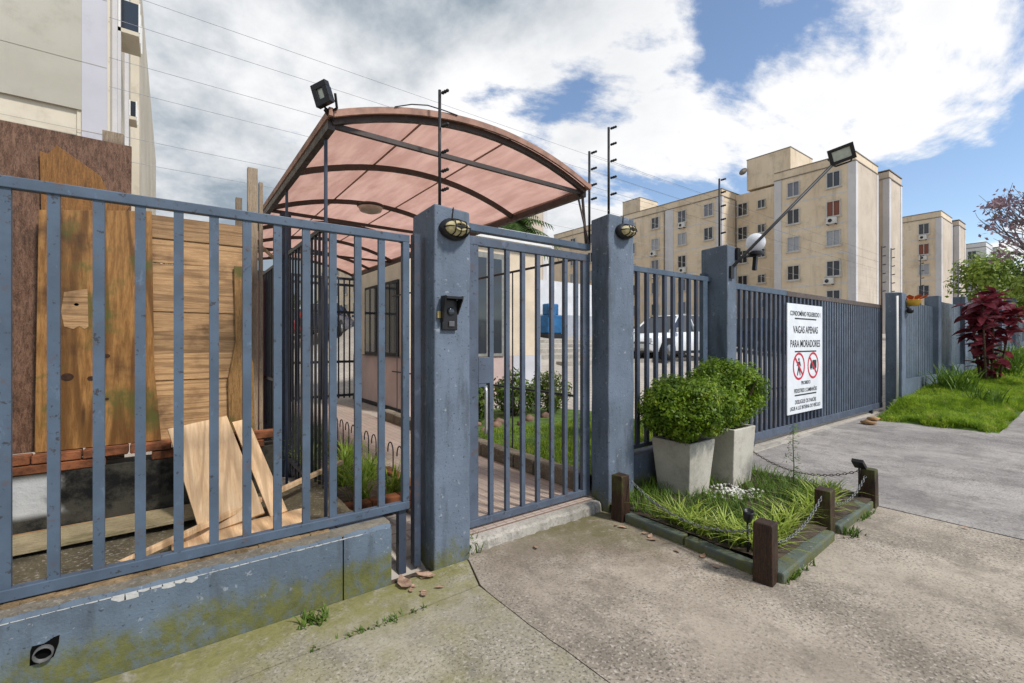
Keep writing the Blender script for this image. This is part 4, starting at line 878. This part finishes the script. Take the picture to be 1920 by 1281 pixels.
# palm behind the guardhouse
pm = thing('palm_tree', 'feathery palm crown rising behind the guardhouse roof', 'palm', (9.6, 12.9, 1.2)); part('trunk', MB().tube([(9.6, 12.9, 1.0), (9.65, 12.85, 3.0), (9.6, 12.9, 5.65)], [.16, .13, .11], 10), TWIG, pm, True)
PALM = leafmat('palm_leaf', (.035, .085, .014), (.12, .20, .045), 3, .25, .5); q = []
for i in range(60):
    az = random.uniform(0, 6.28); el = random.uniform(-.2, 1.3); L = random.uniform(1.1, 1.7); d = Vector((math.cos(az)*math.cos(el), math.sin(az)*math.cos(el), math.sin(el))); c = Vector((9.6, 12.9, 5.5)); s_ = Vector((-math.sin(az), math.cos(az), 0)); pts = [c + d*L*t_ + Vector((0, 0, -.9*t_*t_)) for t_ in [k/14 for k in range(15)]]
    for k_ in range(2, 15):
        for sd_ in (-1, 1):
            tip = pts[k_] + s_*sd_*(.42*(1-(k_/15)**2)+.08) + (pts[k_]-pts[k_-1])*1.4 + Vector((0, 0, -.12)); wv = (pts[k_]-pts[k_-1])*.75; q += [pts[k_]-wv*.5, pts[k_]+wv*.5, tip+wv*.1, tip-wv*.1]
np_part('fronds', np.array([tuple(p) for p in q]), 4, PALM, pm)
# ------------------------------------------------------------------ slatted fence and lawn down the street
SLATM = painted_metal('slat_blue', (.085, .115, .15), .15)
def zf(u): return .17 + .05 * max(0, u - 12)
ends = [12.07, 15.05, 18.1, 21.2, 24.4, 27.8, 31.5, 36]
for i in range(len(ends) - 1):
    a, b = ends[i] + (.3 if i else 0), ends[i + 1]; um = (a + b) / 2; zt = 2.30 + .052 * (um - 12.5); zb = zf(um)
    where = ['next to the conduit post', 'behind the red leafed plant', 'just beyond the red leafed plant', 'with tall grass clump before it', 'further down the lawn', 'near the far shrubs', 'at the far end of the lawn'][i]
    t = thing('slatted_fence', 'blue slatted fence panel on low wall ' + where, 'fence', (um, 2.9, zb)); m = MB(); u = a + .02
    while u < b - .05: m.box(u, u + .078, 2.885 + random.uniform(-.004, .004), 2.905, zb + .46, zt); u += .092
    o = part('slats', m, SLATM, t); o['kind'] = 'stuff'
    part('rail', MB().box(a, b, 2.906, 2.93, zt - .12, zt - .06).box(a, b, 2.906, 2.93, zb + .55, zb + .60), METALD, t); part('base_wall', MB().box(a, b, 2.80, 3.0, -.2, zb + .45), WALLB, t)
    u0 = ends[i + 1]; h = 2.62 + .052 * (u0 - 15)
    solo('fence_post', MB().box(u0, u0 + .30, 2.78, 3.05, -.2, h), POST, 'blue square fence post ending the panel ' + where, 'post', (u0 + .15, 2.9, zf(u0)), 'blue posts of the slatted fence', bevel=.012)
def zl(u, v): return zs(u) - .03 + .06 * sm(0, .12, min(u - 10.3, v - 1.24)) + (zf(u) - zs(u) + .10) * sm(1.3, 2.4, v) * sm(10.3, 12.2, u)
def lawn_keep(B): return (B[:, 0] > 10.35 + .25*(B[:, 1]-1.3)*0 + .08*np.sin(B[:, 1]*9)) & (B[:, 1] > 1.26 + .05*np.sin(B[:, 0]*5))
m = MB(); nU, nV = 60, 8
m.add([(10.3 + 29.7*(i/nU)**1.6, 1.24 + 1.56*j/nV, zl(10.3 + 29.7*(i/nU)**1.6, 1.24 + 1.56*j/nV)) for j in range(nV+1) for i in range(nU+1)], [(j*(nU+1)+i, j*(nU+1)+i+1, (j+1)*(nU+1)+i+1, (j+1)*(nU+1)+i) for j in range(nV) for i in range(nU)])
struct('lawn', m, LAWN_BASE, smooth=True)
blades_stuff('lawn_grass', 'bright green grass verge along the slatted fence', 46000, 10.3, 17, 1.2, 2.75, zl, .12, GRASSM, .013, lawn_keep, 1.1)
blades_stuff('far_lawn_grass', 'grass verge continuing past the red leafed plant', 16000, 17, 36, 1.2, 2.75, zl, .10, GRASSM, .03, lawn_keep)
# conduit, camera, flower pot on the fourth post
cd = thing('cable_conduit', 'white plastic cable conduit running up the end post of sliding gate', 'conduit', (11.72, 2.78, .2)); part('pipe', MB().tube([(11.735, 2.79, .24), (11.735, 2.79, 2.42)], .020, 8), WHITE, cd, True); part('box', MB().box(11.68, 11.755, 2.73, 2.84, .14, .33), WHITE, cd, bevel=.006)
sc_ = thing('security_camera', 'small dark dome camera on the conduit post', 'camera', (12.08, 2.66, 2.12)); part('dome', MB().lathe((12.03, 2.655, 2.13), [(.02, -.06), (.055, -.04), (.065, 0), (.055, .03), (.02, .045)], 16), BLACKP, sc_, True); part('arm', MB().bar((12.03, 2.722, 2.2), (12.03, 2.655, 2.16), .03), BLACKP, sc_); part('cable', MB().tube([(12.0, 2.71, 2.2), (11.98, 2.71, 2.32), (12.03, 2.71, 2.38)], .008, 6), BLACKP, sc_)
fpt = thing('flower_pot', 'orange petalled pot with yellow base hung on the slatted fence', 'pot', (12.9, 2.80, 2.28)); part('base', MB().lathe((12.9, 2.80, 2.27), [(.11, 0), (.15, .12), (.15, .14)], 16), simple('yellow_pot', (.62, .36, .05), .5), fpt, True)
pet = MB()
for k_ in range(10):
    a = 6.28*k_/10; pet.add([(12.9 + .12*math.cos(a-.25), 2.8 + .12*math.sin(a-.25), 2.40), (12.9 + .12*math.cos(a+.25), 2.8 + .12*math.sin(a+.25), 2.40), (12.9 + .24*math.cos(a+.3), 2.8 + .24*math.sin(a+.3), 2.46), (12.9 + .27*math.cos(a), 2.8 + .27*math.sin(a), 2.50), (12.9 + .24*math.cos(a-.3), 2.8 + .24*math.sin(a-.3), 2.46)], [(0, 1, 2, 3, 4)])
part('petals', pet, simple('orange_petal', (.60, .09, .02), .5), fpt)
# red cordyline
CORD = leafmat('red_leaf', (.10, .015, .026), (.34, .06, .08), 2.6, .35, .35, (.55, .27, .31))
cdl = thing('red_cordyline', 'tall bushy plant with dark red leaves in front of the slatted fence', 'plant', (16.4, 2.1, .42))
stems = [(15.95, 2.15, 2.5), (16.45, 2.0, 2.72), (16.95, 2.2, 2.55), (16.25, 2.4, 2.4), (16.75, 1.75, 2.3), (16.5, 2.3, 1.9)]
for x, y, z in stems: part('stem', MB().tube([(16.4 + (x-16.4)*.4, 2.1 + (y-2.1)*.4, .35), (x*.7 + 16.4*.3, y*.7+2.1*.3, z*.55), (x, y, z)], [.03, .024, .016], 7), TWIG, cdl, True)
m = MB(); L_ = 8; A_ = []
for i in range(L_ + 1):
    t_ = i / L_; wv = .115 * math.sin(math.pi * min(1, t_*.92 + .08)) ** .8; x = t_ * .52; z = .16*t_ - .30*t_*t_; A_ += [(x, -wv, z + .02), (x, 0, z), (x, wv, z + .02)]
me_leaf = MB().add(A_, [(i*3+k, i*3+k+1, (i+1)*3+k+1, (i+1)*3+k) for i in range(L_) for k in (0, 1)]).mesh('leaf', smooth=True); me_leaf.materials.append(CORD)
for x, y, z in stems:
    for i in range(52):
        h = z - .75 * (i / 44) ** 1.2 if i < 44 else random.uniform(.6, 1.5); f = (h - .4) / max(.1, z - .4); bx_, by_ = 16.4 + (x-16.4)*min(1, f + .15), 2.1 + (y-2.1)*min(1, f + .15)
        s = random.uniform(.5, .9); inst('leaf', me_leaf, cdl, (bx_, by_, h), (random.uniform(-.5, .5), random.uniform(-.8, .5), random.uniform(0, 6.28)), (s, s, s))
for c, n, h, l in (((13.9, 2.35, .28), 150, .85, 'tall strappy green clump beside the conduit post'), ((18.6, 2.1, .55), 160, .95, 'tall strappy green clump beyond the red plant'), ((21.5, 2.2, .72), 140, .9, 'far strappy clump by the slatted fence'), ((13.0, 1.75, .2), 70, .5, 'small dark grass clump in the lawn')):
    t = thing('strappy_plant', l, 'plant', c, 'strappy clumps along the fence'); B = np.array(c) + np.concatenate([rng.normal(0, .16, (n, 2)), np.zeros((n, 1))], 1); np_part('leaves', strip_blades(B, h * rng.uniform(.6, 1.15, n), .75, .035, 4, .55), 4, leafmat('strap_leaf', (.06, .12, .015), (.15, .25, .03), 3), t)

# ------------------------------------------------------------------ parked cars
RUB = simple('tyre', (.015, .015, .016), .9, .2, 20); RIM = simple('rim', (.42, .43, .44), .35, .1, 10, metal=.7); LAMPR = NM('tail_red').done((.48, .015, .02), .2, 0, .6); LAMPW = NM('head_lamp').done((.7, .72, .74), .12, 0, .6)
def car(name, color, label, loc, rotz, tall=1.0):
    t = thing(name, label, 'car', (0, 0, 0), 'cars parked inside the compound'); BODY = simple('car_paint_' + label.split()[0], color, .22, .05, 3, spec=.6)
    ST = [(-2.08, .70, .42, .74), (-2.0, .80, .30, .90), (-1.5, .85, .24, .95), (-.6, .86, .22, .94), (.4, .86, .22, .92), (.95, .86, .22, .90), (1.5, .83, .24, .84), (1.92, .76, .28, .74), (2.08, .62, .38, .60)]
    vs_ = []
    for x, hw, zb, zt in ST: vs_ += [(x, -hw*.93, zb), (x, -hw, zb+.18), (x, -hw*.985, zt-.08), (x, -hw*.9, zt), (x, hw*.9, zt), (x, hw*.985, zt-.08), (x, hw, zb+.18), (x, hw*.93, zb)]
    n = len(ST); body = part('body', MB().add(vs_, [(i*8+k, (i+1)*8+k, (i+1)*8+(k+1) % 8, i*8+(k+1) % 8) for i in range(n-1) for k in range(8)] + [tuple(range(8))[::-1], tuple((n-1)*8+k for k in range(8))]), BODY, t, True); body.modifiers.new('edge', 'EDGE_SPLIT').split_angle = R(50)
    rz = 1.46 * tall; CB = [(-1.93, .72, .93), (-1.55, .56, rz-.08), (-1.0, .56, rz), (.0, .56, rz), (.42, .55, rz-.06), (1.12, .70, .90)]
    vs_ = []; 
    for i, (x, hw, zt) in enumerate(CB): vs_ += [(x, -.79 if 0 < i < 5 else -hw, .90), (x, -hw, zt), (x, hw, zt), (x, .79 if 0 < i < 5 else hw, .90)]
    part('glasshouse', MB().add(vs_, [(i*4+k, (i+1)*4+k, (i+1)*4+k+1, i*4+k+1) for i in range(5) for k in range(3)]), GLASSD, t)
    r_ = MB()
    for i in range(1, 4):
        (x0, h0, z0), (x1, h1, z1) = CB[i], CB[i+1]; r_.add([(x0, -h0-.012, z0-.02), (x0, -h0+.06, z0+.022), (x0, h0-.06, z0+.022), (x0, h0+.012, z0-.02), (x1, -h1-.012, z1-.02), (x1, -h1+.06, z1+.022), (x1, h1-.06, z1+.022), (x1, h1+.012, z1-.02)], [(0, 4, 5, 1), (1, 5, 6, 2), (2, 6, 7, 3)])
    part('roof', r_, BODY, t, True)
    for s in (-1, 1):
        pl = MB()
        for (xa, ya, za), (xb, yb, zb), wd in (((-1.97, .76, .92), (-1.50, .58, rz-.06), .10), ((-1.35, .81, .90), (-1.20, .58, rz-.02), .30), ((-.25, .815, .90), (-.2, .585, rz-.01), .09), ((1.10, .74, .90), (.42, .575, rz-.06), .07)): pl.bar((xa, s*ya, za), (xb, s*yb, zb), .035, wd, (0, s, .35))
        part('pillar', pl, BODY, t)
        for x in (-1.28, 1.32):
            wh = part('wheel', MB().lathe((x, s*.80, .31), [(.17, -.085), (.29, -.09), (.315, -.05), (.315, .05), (.29, .09), (.17, .085)], 22, Mx), RUB, t, True); part('rim', MB().lathe((x, s*.80, .31), [(.18, -.088), (.05, -.075), (.05, .075), (.18, .088)], 14, Mx), RIM, wh, True)
            part('wheel_arch', MB().lathe((x, s*.775, .33), [(.375, -.086), (.375, .086)], 22, Mx), RUB, t)
        part('taillight', MB().box(-2.08, -1.93, min(s*.62, s*.825), max(s*.62, s*.825), .74, .98), LAMPR, t, bevel=.02); part('headlight', MB().box(1.90, 2.03, min(s*.46, s*.72), max(s*.46, s*.72), .58, .70), LAMPW, t, bevel=.02); part('mirror', MB().box(.78, .92, min(s*.86, s*1.0), max(s*.86, s*1.0), .92, 1.04), BODY, t, bevel=.02); part('sill', MB().box(-.95, .98, min(s*.80, s*.835), max(s*.80, s*.835), .19, .28), RUB, t)
    t.location = loc; t.rotation_euler = (0, 0, rotz); return t
def park(name, color, label, u, v, rz, tall=1.0): car(name, color, label, (u, v, T(u, v) - .01), rz, tall)
park('parked_car', (.72, .74, .76), 'white hatchback parked beyond the fixed barred panel', 14.25, 9.75, R(180), 1.03)
park('parked_car', (.02, .045, .12), 'navy car parked beyond the sliding gate, closest to white hatchback', 21.6, 10.9, R(90))
park('parked_car', (.45, .47, .50), 'silver car parked beyond the sliding gate beside navy one', 24.3, 10.9, R(90))
park('parked_car', (.03, .03, .035), 'black car parked beyond the sliding gate and the silver one', 27.0, 10.9, R(90))
park('parked_car', (.012, .014, .02), 'dark car seen past the maroon sheet along the iron railing', 3.6, 24.3, R(75))
park('parked_car', (.36, .02, .03), 'red car seen through the inner gate', 5.6, 28.0, R(90))
park('parked_car', (.02, .03, .06), 'dark blue car beside the red one', 6.3, 23.6, R(60))
# blue tank by the far wall
bt = thing('blue_bin', 'bright blue plastic bin against the pale back wall', 'bin', (13.4, 15.1, 1.75)); zb = T(13.4, 15.1)
BLUEP = simple('blue_plastic', (.02, .12, .28), .5, .25, 3); part('tank', MB().box(12.9, 13.75, 14.8, 15.4, zb + .15, zb + .95).box(13.0, 13.62, 14.9, 15.3, zb + .951, zb + 1.45), BLUEP, bt, bevel=.05); part('lid', MB().box(12.92, 13.3, 14.72, 14.799, zb + .9, zb + 1.3), BLUEP, bt, bevel=.02); part('stand', MB().box(12.85, 13.8, 14.75, 15.45, zb - .1, zb + .149), BLACK, bt)
bw = thing('back_wall', 'low pale wall with grey base behind the blue bin', 'wall', (15, 16, 2)); part('wall', MB().box(11.4, 18.0, 15.9, 16.1, 1, 4.3), simple('pale_wall', (.62, .63, .65), .85, .08, 2), bw); part('base', MB().box(11.38, 18.02, 15.88, 16.12, .9, 2.75), simple('grey_base', (.36, .38, .42), .85, .1, 2), bw)
for i in range(5):
    v = 9.2 + i * 1.05; m = MB().box(8.6, 16.5 - .5*i, v, v + .32, T(10, v) - .3, T(12, v) + .10); solo('stone_step', m, CONC, ['lowest', 'second', 'third', 'fourth', 'topmost'][i] + ' pale stone terrace edge leading up to the blue bin', 'step', (12, v, T(12, v)), 'stone terrace edges')

# ------------------------------------------------------------------ apartment blocks
def facade_mat(name, a, b, dirt=(.30, .25, .19)):
    k = NM(name); col = k.mix(k.ramp(k.noise(.25, 5, .6), .3, .7), a, b); col = k.mix(k.ramp(k.noise(1.4, 7, .7, k.coords((1, 1, .14))), .49, .72, 0, .42), col, dirt); col = k.mix(k.ramp(k.noise(.9, 6, .7), .5, .7, 0, .35), col, dirt)
    return k.done(col, .88, 0, .2, k.bump(k.noise(8, 4), .12, .02))
FA = facade_mat('beige_facade', (.63, .515, .37), (.73, .62, .47)); FG = facade_mat('greybeige_facade', (.47, .40, .32), (.58, .50, .41), (.31, .265, .22)); FP = facade_mat('pilaster', (.52, .51, .52), (.62, .61, .62), (.36, .36, .38)); FW = facade_mat('white_facade', (.56, .58, .60), (.66, .68, .69), (.42, .43, .45)); LEDGE = simple('ledge', (.22, .19, .16), .85)
FGREY = facade_mat('grey_render', (.33, .31, .255), (.44, .42, .355), (.21, .185, .14)); FLIL = facade_mat('lilac_render', (.40, .395, .43), (.50, .495, .53), (.27, .26, .28)); FCR = facade_mat('cream_render', (.52, .47, .37), (.64, .58, .47), (.30, .25, .19))
WF = simple('window_frame', (.50, .49, .47), .5, .1, 4); WG_ = [NM('pane_a').done((.045, .055, .075), .12, 0, .6), NM('pane_b').done((.16, .17, .21), .2, 0, .5), NM('pane_c').done((.34, .36, .40), .3, 0, .4), NM('pane_d').done((.20, .065, .04), .4, 0, .4), NM('pane_e').done((.02, .022, .028), .12, 0, .6)]
def win_meshes(wd, ht):
    """window in the plane x=0 looking to -x, centred"""
    f = MB(); h, q = wd/2, ht/2
    for a, b, c, d in ((-h, h, q-.07, q), (-h, h, -q, -q+.07), (-h, -h+.07, -q+.07, q-.07), (h-.07, h, -q+.07, q-.07), (-.03, .03, -q+.07, q-.07)): f.box(-.10, .06, a, b, c, d)
    s = MB().box(-.16, .05, -h-.1, h+.1, -q-.09, -q-.002); p1 = MB().box(.0, .03, -h+.07, -.03, -q+.07, q-.07); p2 = MB().box(-.015, .015, .03, h-.07, -q+.07, q-.07)
    out = [f.mesh('frame'), s.mesh('sill')]; out[0].materials.append(WF); out[1].materials.append(WF); panes = []
    for g_ in WG_:
        a = p1.mesh('pane'); a.materials.append(g_); b = p2.mesh('pane'); b.materials.append(g_); panes.append((a, b))
    return out, panes
WBIG = win_meshes(1.12, 1.45); WSM = win_meshes(.85, .95)
acm = MB().box(-.42, -.08, -.38, .38, -.28, .28).lathe((-.43, .08, 0), [(.2, -.012), (.2, .012)], 14, Matrix.Rotation(R(90), 3, 'Y')); AC = acm.mesh('air_conditioner'); AC.materials.append(simple('ac_white', (.62, .62, .60), .5, .1, 5))
ack = MB().box(-.46, -.02, -.36, -.30, -.36, -.29).box(-.46, -.02, .30, .36, -.36, -.29).lathe((-.447, .08, 0), [(.17, -.004), (.17, .004)], 14, Matrix.Rotation(R(90), 3, 'Y')); ACK = ack.mesh('air_conditioner_bracket'); ACK.materials.append(BLACK)
def window(t, x, y, z, kit, rot=0.0, pick=None):
    (fr, sl), panes = kit; X, Y, Z_ = WORLD[t.name]; w_ = inst('window', fr, t, (X+x, Y+y, z), (0, 0, rot)); i = pick if pick is not None else random.choice((0, 0, 1, 1, 2, 4)); WORLD[w_.name] = Vector((0, 0, 0))
    inst('sill', sl, w_, (0, 0, 0))
    for p_ in panes[i]: inst('pane', p_, w_, (0, 0, 0))
ROWS = (16.35, 13.68, 11.0, 8.2, 5.5, 2.8)
def apartment(u0, v0, label, fa=FA, fg=FG, fp=FP, sides=(1, 1), rows=ROWS, acs=()):
    t = thing('apartment_building', label, 'building', (u0, v0, 1), None)
    def B(*b): return MB().box(u0+b[0], u0+b[1], v0+b[2], v0+b[3], b[4], b[5])
    H_ = 18.35
    part('front_block', B(0, 6.05, 0, 6.8, .5, H_), fa, t); part('stair_block', B(2.9, 9.0, 6.82, 12.3, .5, 18.1), fa, t); part('rear_block', B(0, 6.05, 12.32, 40, .5, H_), fa, t); part('wing', B(7.9, 12.1, -.4, 6.8, .5, H_ - .1), fg, t); part('rear_wing', B(7.9, 12.1, 12.34, 40, .5, H_ - .1), fg, t); part('light_well', B(6.06, 7.89, 4.2, 6.81, .5, 17.6), fg, t)
    part('end_wall', B(.5, 5.6, -.03, -.005, .5, 17.6), fg, t)
    part('stair_tower', B(2.88, 8.4, 6.5, 11.0, 18.36, 21.7), fa, t); part('tank_room', B(2.2, 6.0, 25, 28, 18.36, 21.0), fa, t)
    pl = [(-.05, .45, -.05, .55), (-.05, .3, 6.15, 6.82), (-.05, .4, 12.28, 12.95), (-.05, .2, 18.4, 19.5), (5.62, 6.09, -.05, .4), (7.86, 8.4, -.44, .1), (11.6, 12.14, -.44, .1), (-.05, .2, 30.5, 31.4)]
    for a, b, c, d in pl: part('pilaster', B(a, b, c, d, .5, 17.55), fp, t)
    lg = [(-.08, 6.10, -.08, 6.85), (-.08, 6.1, 12.25, 40.05), (7.82, 12.18, -.48, 6.85)]
    for a, b, c, d in lg:
        part('parapet_ledge', B(a, b, c, d, 17.56, 17.64), LEDGE, t); part('coping', B(a + .03, b - .03, c + .03, d - .03, 18.351, 18.43), LEDGE, t)
    part('coping', B(2.84, 8.44, 6.46, 11.04, 21.701, 21.78), LEDGE, t); part('coping', B(2.16, 6.04, 24.96, 28.04, 21.001, 21.07), LEDGE, t)
    for y in (7.1, 12.15, 19.6): part('downpipe', B(-.09 if y > 12.2 else 2.80, .02 if y > 12.2 else 2.92, y, y + .1, 1, 17.5), LEDGE, t)
    for k_, z in enumerate((14.95, 12.25, 9.5, 6.75)): part('floor_band', B(-.012, 0.5, .56, 6.14, z, z + .10), fp, t); part('floor_band', B(-.012, .5, 12.96, 30, z, z + .10), fp, t)
    for r_, z in enumerate(rows):
        pk = {(0, 1.68): 0, (1, 1.68): 3, (2, 1.68): 2, (3, 1.68): 0, (0, 5.05): 1, (1, 5.05): 4, (2, 5.05): 2, (3, 5.05): 4}
        for y in (1.68, 5.05, 13.85, 17.2, 20.96, 24.6, 28.3, 32, 35.6): window(t, -.02, y, z, WBIG, 0, pk.get((r_, y)) if u0 > 40 else None)
        window(t, 2.88, 11.45, z, WBIG, 0, 4); window(t, 2.88, 9.4, z + .15, WSM, 0, 4)
        if sides[1]:
            for y in (1.2, 4.4, 14, 18): window(t, 12.12, y, z, WBIG, R(180))
    for y, z in acs:
        a_ = inst('air_conditioner', AC, t, (u0 - .02, v0 + y, z)); WORLD[a_.name] = Vector((0, 0, 0)); inst('air_conditioner_bracket', ACK, a_, (0, 0, 0))
    return t
ab = apartment(48.75, 14.5, 'long beige apartment block with stair tower behind the sliding gate', sides=(1, 0), acs=((1.75, 12.55), (2.0, 7.05), (17.1, 15.25), (21.1, 12.5), (17.0, 9.9), (20.8, 9.7), (28.3, 12.5)))
dsh = part('satellite_dish', MB().lathe((48.75 + 2.6, 14.5 + 11.2, 20.4), [(.05, 0), (.3, .06), (.45, .16)], 16, Matrix.Rotation(R(-70), 3, 'Y')), LEDGE, ab, True)
apartment(79.75, 14.5, 'farther beige apartment block beside the long one', sides=(1, 0), acs=((1.75, 15.2), (1.75, 12.5)))
apartment(110.75, 14.5, 'distant whitish apartment block behind the street trees', FW, FW, FW, sides=(1, 0))
apartment(17.9, 35, 'beige apartment block standing behind the palm and guardhouse', sides=(1, 0))
lb_ = apartment(-13.25, 14.1, 'tall near apartment block with grey end wall behind the hoarding', FCR, FCR, FCR, sides=(1, 0))
def lp(name, b, mat): return part(name, MB().box(*b), mat, lb_)
lp('render_panel', (-13.3, -1.572, 13.62, 13.655, 6.55, 17.5), FGREY); lp('render_panel', (-1.57, -1.155, 13.618, 13.655, 3.0, 17.5), FLIL)
for z in (6.1, 7.6, 9.1, 10.6, 12.1): lp('joint_line', (-13.3, -1.155, 13.611, 13.617, z, z + .012), FGREY)
for v, z, d, w_, h in ((15.6, 9.55, .46, 1.1, .85), (19.4, 8.75, .22, .7, .6)):
    c = lp('window_cage', (-1.149, -1.15 + d, v, v + w_, z, z + .1), FCR); part('cage_glass', MB().box(-1.148, -1.16 + d, v + .02, v + w_ - .02, z + .101, z + h), GLASSD, c)
    for x in (-1.1, -1.15 + d):
        for y in (v - .01, v + w_*.48, v + w_ - .02): part('cage_bar', MB().box(x, x + .03, y, y + .03, z + .1, z + h + .02), WHITE, c)
for v in (14.6, 15.6, 18.3): lp('drain_pipe', (-1.148, -1.05, v, v + .12, 1, 17.4), FP)
# ------------------------------------------------------------------ overhead cables
for k_, (z, l) in enumerate(((9.4, 'topmost'), (8.75, 'second'), (7.85, 'third'), (7.2, 'fourth'), (6.15, 'fifth'), (5.6, 'lowest'))):
    pts = [(-1.12 + 90*i/40, 13.6, z - .5*4*(i/40)*(1-i/40)*.15) for i in range(41)]
    solo('overhead_cable', MB().tube(pts, .0055, 5), simple('cable_grey', (.30, .31, .33), .7), l + ' overhead cable strung from the near apartment block', 'cable', pts[0], 'overhead cables')

# ------------------------------------------------------------------ trees
BARK = simple('bark', (.12, .095, .08), .95, .35, 8, .6, 20)
def tree(name, label, base, h, crown_c, crown_r, n, size, mat, lumps=26, trunk=.16, group=None):
    t = thing(name, label, 'tree', base, group); b = Vector(base); c = Vector(crown_c); m = MB(); m.tube([b - Vector((0, 0, .3)), b.lerp(c, .5) + Vector((.1, .05, 0)), c + Vector((0, 0, crown_r[2]*.3))], [trunk, trunk*.75, trunk*.3], 8)
    for j in range(7):
        a = 6.28*j/7 + random.uniform(-.3, .3); s0 = b.lerp(c, random.uniform(.55, .9)); e = c + Vector((math.cos(a)*crown_r[0]*.7, math.sin(a)*crown_r[1]*.7, crown_r[2]*random.uniform(-.3, .5))); m.tube([s0, s0.lerp(e, .5) + Vector((0, 0, .1)), e], [trunk*.4, trunk*.25, trunk*.08], 6)
    part('trunk', m, BARK, t, True); p, d = blob(crown_c, crown_r, n, lumps, .2, .38); d[:, 2] += .35; np_part('crown', leaf_quads(p, d, size, .55, .6), 4, mat, t); return t
TL1 = leafmat('lime_leaf', (.12, .18, .025), (.28, .36, .06), .9, .4, .5); TL2 = leafmat('deep_leaf', (.03, .065, .025), (.09, .14, .04), .9, .35, .5); TL3 = leafmat('mid_leaf', (.06, .11, .02), (.17, .23, .05), .9, .35, .5)
tree('street_tree', 'lime green bushy tree beside the distant block', (37.5, 4.6, 1.3), 4, (37.5, 4.6, 4.4), (2.4, 2.0, 2.6), 3400, .26, TL1)
tree('street_tree', 'dark green tree in the right background beyond the fence', (33, 1.9, 1.3), 5, (33, 1.9, 4.6), (2.3, 1.6, 2.2), 3600, .22, TL2)
tree('street_tree', 'yellow-green low tree behind the red plant', (29, 2.2, 1.0), 3, (29, 2.2, 3.3), (1.8, 1.1, 1.25), 3000, .17, TL1)
tree('street_tree', 'loose mid green tree between the lime tree and the dark one', (42, 4.4, 1.5), 5, (42, 4.4, 4.3), (2.6, 2.2, 1.9), 2600, .26, TL3)
for i, (u, v, h, r_, mt) in enumerate(((0.5, 36, 6.4, 2.6, TL2), (4.5, 40, 6.0, 2.8, TL3), (-3.0, 33, 5.5, 2.4, TL3), (8.5, 42, 5.5, 2.5, TL2))):
    tree('background_tree', ['round dark tree seen straight down the covered path', 'mid green tree behind the dark car by the path', 'mid green tree behind the hoarding uprights', 'dark tree behind the guardhouse'][i], (u, v, 1.4), h, (u, v, h - 1.6), (r_, r_, r_*.9), 2400, .28, mt)
# half bare tree leaning in from the right
random.seed(21)
bt_ = thing('bare_tree', 'nearly leafless tree with purple-brown leaf clusters over the lawn', 'tree', (16.7, .25, .3)); m = MB(); tips = []
def grow(p, d, L, r_, lv):
    n_ = 4; pts = [p]; q_ = Vector(d)
    for i in range(n_):
        q_ = (q_ + Vector((random.uniform(-.22, .22), random.uniform(-.22, .22), random.uniform(-.10, .20)))).normalized(); pts.append(pts[-1] + q_ * L / n_)
    m.tube(pts, [r_ * (1 - .45 * i / n_) for i in range(n_ + 1)], 6 if lv < 2 else 4)
    if lv >= 3: tips.append(pts[-1]); return
    for j in range(3 if lv < 2 else 2):
        a = pts[2 + j % 3]; nd = (q_ + Vector((random.uniform(-.9, .5), random.uniform(-.7, .9), random.uniform(-.35, .55)))).normalized(); grow(a, nd, L * random.uniform(.6, .78), r_ * .52, lv + 1)
    grow(pts[-1], q_, L * .66, r_ * .5, lv + 1)
base_ = Vector((16.7, .25, .25)); m.tube([base_, base_ + Vector((-.05, .05, 1.2)), base_ + Vector((-.1, .15, 2.2))], [.13, .11, .09], 9); fk = base_ + Vector((-.1, .15, 2.2))
for d in ((-.3, .42, .9), (.1, .2, 1), (-.6, .15, .8), (.5, .3, .7), (-.1, .62, .5), (-.25, .3, .95)): grow(fk, Vector(d).normalized(), 1.3, .05, 0)
part('trunk', m, simple('pale_bark', (.17, .145, .15), .9, .3, 8), bt_, True)
P, N_ = [], []
for tp in tips:
    if random.random() < .36:
        for i in range(random.randint(5, 14)): o_ = Vector((random.gauss(0, .10), random.gauss(0, .10), random.gauss(-.03, .07))); P.append(tuple(tp + o_)); N_.append((o_.x*3, o_.y*3, .4))
np_part('leaves', leaf_quads(np.array(P), np.array(N_), .13, .5, .8), 4, leafmat('purple_leaf', (.14, .085, .11), (.30, .20, .22), 3, .35, .5, (.18, .19, .07)), bt_)
